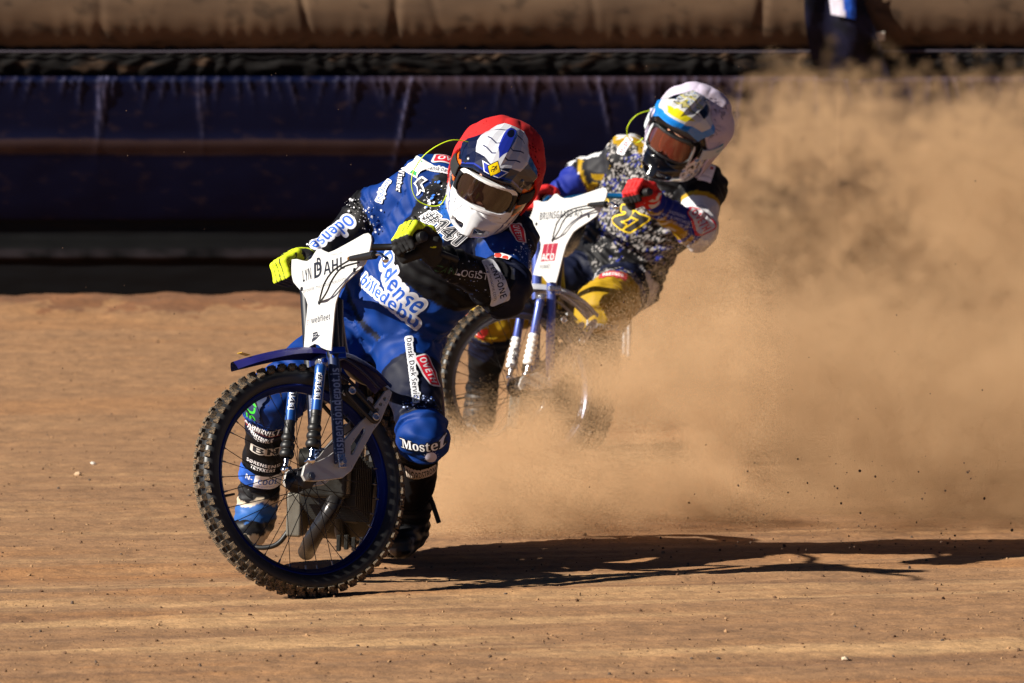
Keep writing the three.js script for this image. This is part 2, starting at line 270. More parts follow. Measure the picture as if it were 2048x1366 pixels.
// ---------------------------------------------------------------- speedway motorcycles
const scuff = dataTex(256, 256, (() => { const a = tile(9, 21), b = tile(40, 22), c = tile(120, 23); return (u, v) => 0.25 + 0.75 * (0.5 * a(u, v) + 0.3 * b(u, v) + 0.2 * c(u, v)); })());
const engineAlu = std({ color: srgb(40, 39, 36), metalness: 0.4, roughness: 0.62, roughnessMap: scuff });  // cast alloy darkened in its colour for the shade around the engine
const caseAlu = std({ color: srgb(112, 108, 98), metalness: 0.4, roughness: 0.6, roughnessMap: scuff });  // lighter copy of the engine alloy, painted for the sunlit side cover
const alu = std({ color: srgb(186, 186, 190), metalness: 0.85, roughness: 0.42, roughnessMap: scuff }), castAlu = std({ color: srgb(190, 188, 184), metalness: 0.4, roughness: 0.6, roughnessMap: scuff });
const chrome = std({ color: srgb(214, 214, 220), metalness: 1, roughness: 0.14 }), steel = std({ color: srgb(120, 120, 124), metalness: 0.9, roughness: 0.38 }), darkSteel = std({ color: srgb(52, 52, 56), metalness: 0.7, roughness: 0.45 });
const rubber = std({ color: srgb(26, 26, 27), roughness: 0.82, roughnessMap: scuff }), blackTube = std({ color: srgb(14, 14, 18), roughness: 0.4 }), cableMat = std({ color: srgb(12, 12, 13), roughness: 0.5 });
const treadMat = (() => { const m = dataTex(128, 128, (() => { const a = tile(7, 31), b = tile(40, 32); return (u, v) => { const k = smooth(0.35, 0.75, 0.6 * a(u, v) + 0.4 * b(u, v)); return [lerp(0.13, 0.5, k), lerp(0.125, 0.41, k), lerp(0.12, 0.3, k)]; }; })(), true); return std({ map: m, roughness: 0.9 }); })();
const goldMat = std({ color: srgb(196, 132, 30), metalness: 0.85, roughness: 0.35 });

function wheel(name, parent, M, R, width, rimMat, spokeMat) {
  const w = part(name, parent); w.applyMatrix4(M);
  const turn = (g) => g.rotateZ(-Math.PI / 2), ri = R * 0.825, hw = width / 2;
  const L = (pts, n = 120) => turn(new THREE.LatheGeometry(pts.map(([r, x]) => new THREE.Vector2(r, x)), n));
  mesh('tyre', L([[ri, -hw * 0.62], [ri + 0.006, -hw * 0.8], [R * 0.885, -hw * 0.97], [R * 0.935, -hw * 0.95], [R * 0.965, -hw * 0.6], [R * 0.972, 0], [R * 0.965, hw * 0.6], [R * 0.935, hw * 0.95], [R * 0.885, hw * 0.97], [ri + 0.006, hw * 0.8], [ri, hw * 0.62]]), rubber, w);
  const knobs = [], rows = [[-0.86, 0.955, -0.62, 0.5], [-0.3, 0.985, -0.1, 0], [0.3, 0.985, 0.1, 0.5], [0.86, 0.955, 0.62, 0]], N = Math.round(2 * Math.PI * R / 0.039);
  for (const [x, r, tilt, off] of rows) for (let i = 0; i < N; i++) {
    const g = new THREE.BoxGeometry(Math.abs(x) > 0.5 ? width * 0.17 : width * 0.22, 0.016, 0.0205), p = g.attributes.position;
    for (let k = 0; k < p.count; k++) if (p.getY(k) > 0) { p.setX(k, p.getX(k) * 0.86); p.setZ(k, p.getZ(k) * 0.86); }
    g.computeVertexNormals(); g.rotateZ(tilt); g.translate(hw * x, R * r, 0); g.rotateX((i + off) / N * 2 * Math.PI); knobs.push(g);
  }
  mesh('tread', join(knobs), treadMat, w);
  const rimW = hw * 0.62;
  mesh('rim', L([[ri + 0.002, -rimW], [ri - 0.004, -rimW - 0.002], [ri - 0.009, -rimW + 0.002], [ri - 0.011, -rimW * 0.55], [ri - 0.02, -rimW * 0.35], [ri - 0.021, 0], [ri - 0.02, rimW * 0.35], [ri - 0.011, rimW * 0.55], [ri - 0.009, rimW - 0.002], [ri - 0.004, rimW + 0.002], [ri + 0.002, rimW]]), rimMat, w);
  const hub = mesh('hub', L([[0.008, -0.05], [0.014, -0.049], [0.014, -0.04], [0.031, -0.038], [0.033, -0.033], [0.02, -0.028], [0.017, 0], [0.02, 0.028], [0.033, 0.033], [0.031, 0.038], [0.014, 0.04], [0.014, 0.049], [0.008, 0.05]], 32), darkSteel, w);
  const rs = ri - 0.019, S = 36, geos = {};
  for (let i = 0; i < S; i++) {
    const side = i % 2 ? 1 : -1, dir = Math.floor(i / 2) % 2 ? 1 : -1, a = (i + 0.5) / S * 2 * Math.PI, b = a + dir * 1.2;
    const A = V(side * 0.036, Math.cos(b) * 0.03, Math.sin(b) * 0.03), B = V(side * 0.006, Math.cos(a) * rs, Math.sin(a) * rs);
    const s = mesh('spoke', rod(A, B, 0.00125, 0.00125, 6), spokeMat, w);
    mesh('nipple', rod(B.clone().lerp(A, 0.05), B, 0.0027, 0.0032, 6), steel, s);
  }
  mesh('valve', rod(V(0.0, -rs * 0.13, rs * 0.99).multiplyScalar(0.985), V(0, -rs * 0.13, rs * 0.99).multiplyScalar(0.86), 0.0045, 0.0035, 8), blackTube, w);
  return w;
}
const SHAPE = {};   // measured once on the leading bike, in metres of its fork's own axes
function bike(o) {
  const t = thing('speedway_motorcycle', o.label, 'motorcycle', 'speedway motorcycles sliding through the bend');
  const X = o.axle.clone().normalize(), Z = X.clone().cross(V(0, 1, 0)).normalize(), Y = Z.clone().cross(X), hub = P(...o.hub), F = basis(X, Y, Z, hub), Fi = F.clone().invert();
  o.F = F; o.thing = t;
  const onPlane = (px, py, point, nor) => { const r = ray(px, py), k = point.clone().sub(camera.position).dot(nor) / r.dot(nor); return r.multiplyScalar(k).add(camera.position); };
  const fp = (px, py, x = 0) => onPlane(px, py, hub.clone().addScaledVector(X, x), X).applyMatrix4(Fi);
  const c2 = ([cx, cy], x) => fp(560 + cx / 4.554, 680 + cy / 4.554, x);
  const W = (v) => v.clone().applyMatrix4(F), add = (name, geo, mat, parent = t) => mesh(name, geo.index || geo.attributes ? geo : geo, mat, parent);
  wheel('front_wheel', t, F, 0.357, 0.078, o.rim, o.spoke);

  // ---- leading-link fork, drawn in its own axes
  if (!SHAPE.link) {
    SHAPE.link = [[200, 1235], [220, 1150], [260, 1120], [340, 1110], [440, 1065], [520, 1000], [575, 925], [735, 745], [800, 690], [850, 615], [955, 470], [985, 455], [1008, 480], [1000, 515], [905, 740], [835, 830], [640, 1190], [560, 1255], [420, 1275], [300, 1285], [225, 1280]].map((p) => c2(p, 0.056));
    SHAPE.hole = [[635, 960], [745, 800], [772, 800], [770, 840], [660, 1050], [630, 1050]].map((p) => c2(p, 0.056));
    SHAPE.dots = [[945, 540], [908, 590], [876, 637]].map((p) => c2(p, 0.056));
    SHAPE.rings = [[640, 465], [858, 703]].map((p) => c2(p, 0.078));
    SHAPE.leg = [c2([545, 1120], 0.07), c2([492, 215], 0.07)];
    SHAPE.shock = [c2([285, 1095], 0.08), c2([298, 985], 0.08), c2([322, 655], 0.08), c2([350, 300], 0.08), c2([375, 200], 0.08)];
    SHAPE.stay = [c2([540, 150], 0.05), c2([650, 210], 0.05), c2([780, 310], 0.05), c2([905, 440], 0.05)];
    SHAPE.guard = [[464, 724], [490, 716], [530, 706], [580, 697], [630, 697], [690, 708], [740, 736], [775, 770]].map((p) => fp(p[0], p[1], 0));
  }
  const fork = part('fork', t); fork.applyMatrix4(F);
  const flat = (pts, holes, x, th) => { // shape in the wheel's plane at axle offset x
    const s = new THREE.Shape(pts.map((p) => new THREE.Vector2(-p.z, p.y)));
    for (const h of holes) { const q = new THREE.Path(); if (Array.isArray(h)) q.setFromPoints(h.map((p) => new THREE.Vector2(-p.z, p.y)).reverse()); else q.absarc(-h.z, h.y, h.r ?? 0.006, 0, Math.PI * 2, true); s.holes.push(q); }
    const g = new THREE.ExtrudeGeometry(s, { depth: th, bevelEnabled: true, bevelThickness: 0.0015, bevelSize: 0.0015, bevelSegments: 2, curveSegments: 12 });
    g.applyMatrix4(basis(V(0, 0, -1), V(0, 1, 0), V(1, 0, 0))); return g.translate(x - th / 2, 0, 0);
  };
  const legDir = SHAPE.leg[1].clone().sub(SHAPE.leg[0]).normalize(), top = SHAPE.leg[0].clone().addScaledVector(legDir, o.forkTop ?? 0.66);
  for (const s of [1, -1]) {
    const mx = (v) => V(v.x * s, v.y, v.z), near = s > 0;
    mesh('link_plate', flat(SHAPE.link.map(mx), [SHAPE.hole.map(mx), ...SHAPE.dots.map(mx)], 0.056 * s, 0.009), castAlu, fork);
    const a = mx(SHAPE.leg[0]), b = mx(top);
    const leg = mesh('fork_leg', lathe([[0.012, -0.004], [0.0175, 0.0], [0.0175, 0.03], [0.0185, 0.035], [0.0185, 0.33], [0.0205, 0.335], [0.0205, (o.forkTop ?? 0.66)], [0.001, (o.forkTop ?? 0.66) + 0.001]], a, b, 20), near ? o.legMat : o.legMat, fork);
    mesh('pivot_lug', join([box(0.012, 0.045, 0.026, a.clone().addScaledVector(legDir, 0.005).add(V(0.012 * s, 0, 0))), rod(a.clone().add(V(0.03 * s, 0, 0)), a.clone().add(V(-0.03 * s, 0, 0)), 0.008)]), alu, leg);
    const sh = SHAPE.shock.map(mx), dir = sh[4].clone().sub(sh[0]).normalize(), ln = sh[4].distanceTo(sh[0]), at = (k) => sh[0].clone().distanceTo(sh[k]);
    const body = mesh('damper_body', lathe([[0.001, at(2)], [0.0165, at(2)], [0.0165, at(3)], [0.0175, at(3) + 0.001], [0.0175, at(3) + 0.02], [0.012, at(3) + 0.03], [0.001, at(3) + 0.03]], sh[0], sh[4], 22), o.damperMat, fork);
    mesh('top_eye', join([box(0.022, 0.03, 0.024, sh[4].clone().addScaledVector(dir, -0.006)), rod(sh[4].clone().add(V(0.02, 0, 0)), sh[4].clone().add(V(-0.02, 0, 0)), 0.011)]), o.eyeMat ?? alu, body);
    mesh('eye_bolt', rod(sh[4].clone().add(V(0.026 * s, 0, 0)), sh[4].clone().add(V(-0.02 * s, 0, 0)), 0.0075, 0.0075, 8), o.anodised, body);
    const bel = [], l0 = at(1), l1 = at(2) + 0.012; for (let i = 0; i <= 60; i++) { const u = i / 60; bel.push([0.0145 + 0.006 * Math.pow(Math.abs(Math.sin(u * Math.PI * (o.bellows ?? 5))), 0.7) * (u > 0.62 && !o.longBellows ? 0.35 : 1) + 0.003 * (1 - u), lerp(l0, l1, u)]); }
    mesh('bellows', lathe(bel, sh[0], sh[4], 24), o.bellowsMat, fork);
    mesh('rod_end', join([rod(sh[0], sh[1].clone().addScaledVector(dir, 0.01), 0.0085), new THREE.SphereGeometry(0.0135, 16, 12).translate(sh[0].x, sh[0].y, sh[0].z), rod(sh[0], sh[0].clone().setX(0.05 * s), 0.007)]), chrome, fork);
    // elastic band between two pulleys
    const [r0, r1] = SHAPE.rings.map(mx);
    for (const r of [r0, r1]) mesh('pulley', join([new THREE.TorusGeometry(0.0105, 0.0028, 8, 24).rotateY(Math.PI / 2).translate(r.x + 0.012 * s, r.y, r.z), rod(r.clone().add(V(0.011 * s, 0, 0)), r.clone().setX(0.05 * s), 0.0105, 0.0105, 20)]), alu, fork);
    const dd = r1.clone().sub(r0).setX(0).normalize(), pe = V(0, -dd.z, dd.y).multiplyScalar(0.014), loop = [];
    for (let i = 0; i < 10; i++) { const an = i / 9 * Math.PI; loop.push(r0.clone().addScaledVector(pe, Math.cos(an)).addScaledVector(dd, -0.014 * Math.sin(an))); }
    for (let i = 0; i < 10; i++) { const an = i / 9 * Math.PI; loop.push(r1.clone().addScaledVector(pe, -Math.cos(an)).addScaledVector(dd, 0.014 * Math.sin(an))); }
    mesh('elastic_band', tube(loop, 0.0068, 80, 8, true), rubber, fork);
    mesh('guard_stay', tube(SHAPE.stay.map(mx), 0.0058, 24, 8), o.stayMat, fork);
    mesh('axle_nut', join([rod(V(0.045 * s, 0, 0), V(0.078 * s, 0, 0), 0.0085), rod(V(0.062 * s, 0, 0), V(0.073 * s, 0, 0), 0.0135, 0.0135, 6)]), steel, fork);
  }
  for (const [k, h] of [[0.335, 0.03], [(o.forkTop ?? 0.66) - 0.03, 0.032]]) { const c = SHAPE.leg[0].clone().addScaledVector(legDir, k).setX(0); mesh('fork_clamp', box(0.175, h, 0.05, c.add(V(0, 0, -0.012))), o.anodised, fork); }
  { const c = SHAPE.leg[0].clone().addScaledVector(legDir, 0.345); mesh('clamp_block', box(0.018, 0.02, 0.05, c.setX(0.094)), o.clampMat ?? o.anodised, fork); }
  // ---- front mudguard: a bent strip with turned-down edges
  {
    const cv = new THREE.CatmullRomCurve3(SHAPE.guard), pos = [], uv = [], idx = [], n = 50, m = 14;
    for (let j = 0; j <= n; j++) { const u = j / n, p = cv.getPoint(u), tg = cv.getTangent(u), up = V(1, 0, 0).cross(tg).normalize(); if (up.y < 0 && u < 0.6) up.negate(); const w = 0.05 * Math.min(1, 0.45 + 3.2 * u);
      for (let i = 0; i <= m; i++) { const s = i / m * 2 - 1, q = p.clone().add(V(s * w, 0, 0)).addScaledVector(up, -0.026 * s * s * Math.abs(s)); pos.push(q.x, q.y, q.z); uv.push(i / m, u); if (i < m && j < n) { const k = j * (m + 1) + i; idx.push(k, k + 1, k + m + 1, k + 1, k + m + 2, k + m + 1); } } }
    const g = new THREE.BufferGeometry(); g.setAttribute('position', new THREE.Float32BufferAttribute(pos, 3)); g.setAttribute('uv', new THREE.Float32BufferAttribute(uv, 2)); g.setIndex(idx); g.computeVertexNormals();
    const nn = g.attributes.normal, g2 = g.clone(), p2 = g2.attributes.position; for (let i = 0; i < p2.count; i++) p2.setXYZ(i, p2.getX(i) - nn.getX(i) * 0.003, p2.getY(i) - nn.getY(i) * 0.003, p2.getZ(i) - nn.getZ(i) * 0.003);
    const mg = mesh('front_mudguard', join([g, g2]), o.guardMat, t); mg.applyMatrix4(F);
    const tip = SHAPE.guard[0], nxt = SHAPE.guard[1]; if (o.guardBadge) mesh('badge', box(0.03, 0.0015, 0.03, tip.clone().lerp(nxt, 0.8).add(V(0.012, 0.012, 0)), new THREE.Quaternion().setFromEuler(new THREE.Euler(-0.3, 0, -0.1))), std({ color: srgb(200, 160, 20), roughness: 0.5 }), mg);
  }
  // ---- number plate: a flat sheet across the bars
  const rake = o.plateRake, PX = o.plateAxis ?? X, A = PX.clone().cross(V(0, 1, 0)).normalize().cross(PX).addScaledVector(Z, -Math.tan(rake)), _a = A.addScaledVector(PX, -A.dot(PX)).normalize(), PN_ = PX.clone().cross(A).normalize(), legZ = SHAPE.leg[0].z + legDir.z / legDir.y * (0.5 - SHAPE.leg[0].y), pc = V(0, 0.5, legZ + o.plateZ).applyMatrix4(F);
  const plateW = (px, py, off = 0) => onPlane(px, py, pc.clone().addScaledVector(PN_, off), PN_);
  const plate2 = (px, py) => { const q = plateW(px, py).sub(pc); return new THREE.Vector2(q.dot(PX), q.dot(A)); };
  {
    const pts = o.plate.map((p) => plate2(...p)), curve = new THREE.SplineCurve([...pts, pts[0]]), s = new THREE.Shape(o.plateSmooth ? curve.getPoints(160).slice(0, -1) : pts);
    const g = new THREE.ExtrudeGeometry(s, { depth: 0.0028, bevelEnabled: true, bevelSize: 0.0008, bevelThickness: 0.0008, bevelSegments: 2, steps: 1 }); g.computeBoundingBox();
    const b = g.boundingBox, w = b.max.x - b.min.x, h = b.max.y - b.min.y, p = g.attributes.position, uv = g.attributes.uv;
    for (let i = 0; i < p.count; i++) uv.setXY(i, (p.getX(i) - b.min.x) / w, (p.getY(i) - b.min.y) / h);
    const CH = 1200, CW = Math.min(2040, Math.round(1200 * w / h)), tex = canvas(CW, CH, (ctx) => {
      ctx.fillStyle = '#bdbdbb'; ctx.fillRect(0, 0, CW, CH); for (let i = 0; i < 260; i++) { ctx.fillStyle = ['#8f7a62', '#a08c74', '#9a9a98'][i % 3]; ctx.beginPath(); ctx.arc(rr(0, CW), rr(0, CH), 1 + 5 * Math.pow(rnd(), 4), 0, 7); ctx.fill(); } ctx.strokeStyle = '#a4a4a4'; ctx.lineWidth = 1.5; for (let i = 0; i < 40; i++) { const x = rr(0, CW), y = rr(0, CH); ctx.beginPath(); ctx.moveTo(x, y); ctx.lineTo(x + rr(-90, 90), y + rr(-40, 40)); ctx.stroke(); }
      const to = (px, py) => { const q = plate2(px, py); return [(q.x - b.min.x) / w * CW, (1 - (q.y - b.min.y) / h) * CH]; };
      o.plateArt(ctx, to, (text, a, e, up, font, fill) => { // text laid from a to e, its capitals reaching up
        const [ax, ay] = to(...a), [ex, ey] = to(...e), [ux, uy] = to(...up); ctx.save(); ctx.font = font; const m = ctx.measureText(text), sz = parseFloat(/([\d.]+)px/.exec(font)[1]) * 0.72;
        ctx.setTransform((ex - ax) / m.width, (ey - ay) / m.width, -(ux - ax) / sz, -(uy - ay) / sz, ax, ay); ctx.fillStyle = fill; ctx.fillText(text, 0, 0); ctx.restore();
      });
    });
    const pm = mesh('number_plate', g, phys({ map: tex, roughness: 0.4, clearcoat: 0.25, clearcoatRoughness: 0.3 }), t); pm.applyMatrix4(basis(PX, A, PN_, pc));
    const sc = []; for (const q of o.plateBolts) { const c = plateW(...q, 0.004), g2 = new THREE.CylinderGeometry(0.0065, 0.0075, 0.004, 14).rotateX(Math.PI / 2); g2.applyQuaternion(quatOf(PX, A, PN_)); mesh('plate_bolt', g2.translate(c.x, c.y, c.z), darkSteel, t); }
  }
  // ---- handlebar through both hands
  const [gl0, gl1, gr0, gr1] = [o.gripL[0], o.gripL[1], o.gripR[0], o.gripR[1]], mid = W(top.clone().setX(0).add(V(0, 0.01, -0.02)));
  mesh('handlebar', tube([gl0, gl1, gl1.clone().lerp(mid, 0.55).add(V(0, 0.015, 0)), mid.clone().addScaledVector(X, 0.06), mid.clone().addScaledVector(X, -0.06), gr1.clone().lerp(mid, 0.55).add(V(0, 0.015, 0)), gr1, gr0], 0.011, 90, 12), o.barMat, t);
  for (const [a, b] of [[gl0, gl1], [gr0, gr1]]) { const ln = a.distanceTo(b), pr = [[0.001, -0.006], [0.015, -0.006], [0.0165, -0.002]]; for (let i = 0; i < 22; i++) pr.push([0.0158 + (i % 2) * 0.0008, ln * i / 22]); pr.push([0.022, ln], [0.022, ln + 0.005], [0.011, ln + 0.006]); mesh('grip', lathe(pr, a, b, 20), rubber, t); }
  // clutch lever with its boot, ball end and the two cables that pass through the plate
  const lv = o.lever.map((q) => plateW(...q)), boot = mesh('lever_boot', rod(lv[0], lv[1], 0.009, 0.013, 12), cableMat, t);
  mesh('clutch_lever', join([tube([lv[1], lv[2], lv[3]], 0.0055, 16, 8), new THREE.SphereGeometry(0.0105, 16, 12).translate(lv[3].x, lv[3].y, lv[3].z)]), chrome, t);
  mesh('cable_adjuster', rod(lv[0].clone().lerp(lv[1], -0.08), lv[0].clone().lerp(lv[1], 0.12), 0.008, 0.008, 8), goldMat, t);
  for (const c of o.cables) mesh('cable', tube(c.map((q) => plateW(...q)), 0.0029, 40, 8), cableMat, t);
  // ---- body: frame, engine, seat, rear wheel
  const fB = o.heading.clone().normalize(), xB = V(0, 1, 0).cross(fB).normalize(); xB.y = -o.lean; xB.normalize(); const yB = fB.clone().cross(xB).normalize(), oB = V(hub.x, 0, hub.z), B = basis(xB, yB, fB, oB), b = (x, y, z) => V(x, y, z).applyMatrix4(B), qB = quatOf(xB, yB, fB);
  const rear = b(0, 0.325, -1.3); wheel('rear_wheel', t, basis(xB, yB, fB, rear), 0.325, 0.09, o.rim, o.spoke);
  for (const s of [1, -1]) { const g = new THREE.LatheGeometry([[0.05, 0], [0.16, 0.006], [0.24, 0.004], [0.252, 0]].map(([r, x]) => new THREE.Vector2(r, x)), 60).rotateZ(-Math.PI / 2 * s); g.translate(0.036 * s, 0, 0); mesh('shadow_disc', g, std({ color: srgb(16, 16, 20), roughness: 0.5 }), t).applyMatrix4(basis(xB, yB, fB, rear)); }  // unseen discs added over the spokes so the ground shadow fills in
  const head = W(top.clone().setX(0).add(V(0, -0.12, -0.05))), headL = W(SHAPE.leg[0].clone().addScaledVector(legDir, 0.36).setX(0).add(V(0, 0, -0.05)));
  const fr = part('frame', t);
  mesh('head_tube', rod(headL, head, 0.024), o.frameMat, fr);
  mesh('down_tube', tube([headL, b(0, 0.5, -0.42), b(0, 0.14, -0.5), b(0, 0.1, -0.8)], 0.016, 30, 10), o.frameMat, fr);
  mesh('top_tube', tube([head, b(0, 0.68, -0.5), b(0, 0.6, -0.85), b(0, 0.59, -1.05)], 0.017, 30, 10), o.frameMat, fr);
  for (const s of [1, -1]) { mesh('chain_stay', tube([b(0.05 * s, 0.12, -0.8), b(0.09 * s, 0.2, -1.05), b(0.085 * s, 0.325, -1.3)], 0.012, 20, 8), o.frameMat, fr); mesh('seat_stay', tube([b(0.02 * s, 0.6, -0.9), b(0.08 * s, 0.55, -1.15), b(0.085 * s, 0.325, -1.3)], 0.011, 20, 8), o.frameMat, fr); }
  mesh('seat', box(0.15, 0.045, 0.36, b(0, 0.64, -1.06), qB), std({ color: srgb(16, 16, 18), roughness: 0.7 }), t);
  { const pts = []; for (let i = 0; i <= 16; i++) { const an = lerp(-0.5, 1.4, i / 16); pts.push(b(0, 0.325 + 0.39 * Math.cos(an), -1.3 - 0.39 * Math.sin(an))); } const gs = []; for (let k = -3; k <= 3; k++) gs.push(tube(pts.map((p) => p.clone().addScaledVector(xB, k * 0.02).add(V(0, -0.0016 * k * k, 0))), 0.0105, 24, 6)); mesh('rear_mudguard', join(gs), o.guardMat, t); }
  for (const s of [1, -1]) mesh('shadow_panel', box(0.012, 0.17, 0.4, b(0.085 * s, 0.58, -1.22), qB), o.guardMat, t);  // unseen side panels added to thicken the shadow the bike casts
  const en = part('engine', t);
  mesh('crankcase', join([rod(b(-0.1, 0.24, -0.62), b(0.1, 0.24, -0.62), 0.125, 0.125, 36), box(0.14, 0.1, 0.16, b(0, 0.23, -0.55), qB)]), engineAlu, en);
  mesh('side_cover', join([rod(b(-0.155, 0.225, -0.6), b(-0.1, 0.225, -0.6), 0.07, 0.09, 30), box(0.05, 0.14, 0.1, b(-0.14, 0.2, -0.5), qB)]), caseAlu, en);
  for (let i = 0; i < 9; i++) mesh('cooling_fin', box(0.19 - 0.002 * i, 0.175, 0.005, b(0.005, 0.275 + 0.008 * i, -0.47 + 0.021 * i), qB), engineAlu, en);
  mesh('cylinder_head', join([box(0.15, 0.15, 0.08, b(0.005, 0.355, -0.255), qB), rod(b(-0.07, 0.4, -0.225), b(0.08, 0.4, -0.225), 0.03)]), engineAlu, en);
  mesh('exhaust_pipe', tube([b(0.045, 0.31, -0.27), b(0.035, 0.25, -0.22), b(-0.02, 0.16, -0.24), b(-0.065, 0.1, -0.33)], 0.0265, 40, 18), std({ color: srgb(50, 48, 48), metalness: 0.6, roughness: 0.5, roughnessMap: scuff }), en);
  mesh('exhaust_cap', new THREE.SphereGeometry(0.0268, 18, 12).translate(b(-0.065, 0.1, -0.33).x, b(-0.065, 0.1, -0.33).y, b(-0.065, 0.1, -0.33).z), engineAlu, en);
  mesh('carburettor', join([rod(b(0.03, 0.42, -0.44), b(0.04, 0.46, -0.62), 0.03, 0.035), box(0.05, 0.08, 0.05, b(0.04, 0.4, -0.5), qB)]), darkSteel, en);
  for (let i = 0; i < 5; i++) mesh('sprocket_guard', box(0.012, 0.05 - 0.004 * i, 0.02, b(0.03 + 0.024 * i, 0.13 + 0.004 * (i % 2), -0.36), qB), engineAlu, en);
  mesh('drain_hose', tube([b(-0.15, 0.17, -0.5), b(-0.2, 0.1, -0.48), b(-0.27, 0.09, -0.48), b(-0.31, 0.12, -0.5)], 0.008, 24, 8), cableMat, en);
  mesh('footrest', rod(b(-0.1, 0.15, -0.72), b(-0.22, 0.15, -0.72), 0.01), darkSteel, t);
  return { b, W, fp, plateW, X, Y, Z, hub };
}
// things stand at their base: move the group there and its parts back by as much
function rebase(root, base) { root.position.copy(base); for (const c of root.children) c.position.sub(base); }

// ---------------------------------------------------------------- riders
const weave = dataTex(256, 256, (() => { const a = tile(128, 41), b = tile(30, 42); return (u, v) => 0.5 * a(u, v) + 0.3 * b(u, v) + 0.1 * (Math.sin(u * 256 * Math.PI) + Math.sin(v * 256 * Math.PI)); })());
const suitMat = phys({ vertexColors: true, roughness: 0.62, sheen: 0.25, sheenRoughness: 0.5, specularIntensity: 0.45 });
const C = { blue: srgb(2, 46, 116), sky: srgb(7, 80, 158), navy: srgb(4, 10, 34), black: srgb(8, 8, 12), white: srgb(196, 196, 200), skin: srgb(196, 140, 112), yellow: srgb(158, 126, 20), neon: srgb(196, 214, 20), red: srgb(190, 20, 22), royal: srgb(26, 40, 128), grey: srgb(46, 46, 52), beige: srgb(200, 184, 160) };

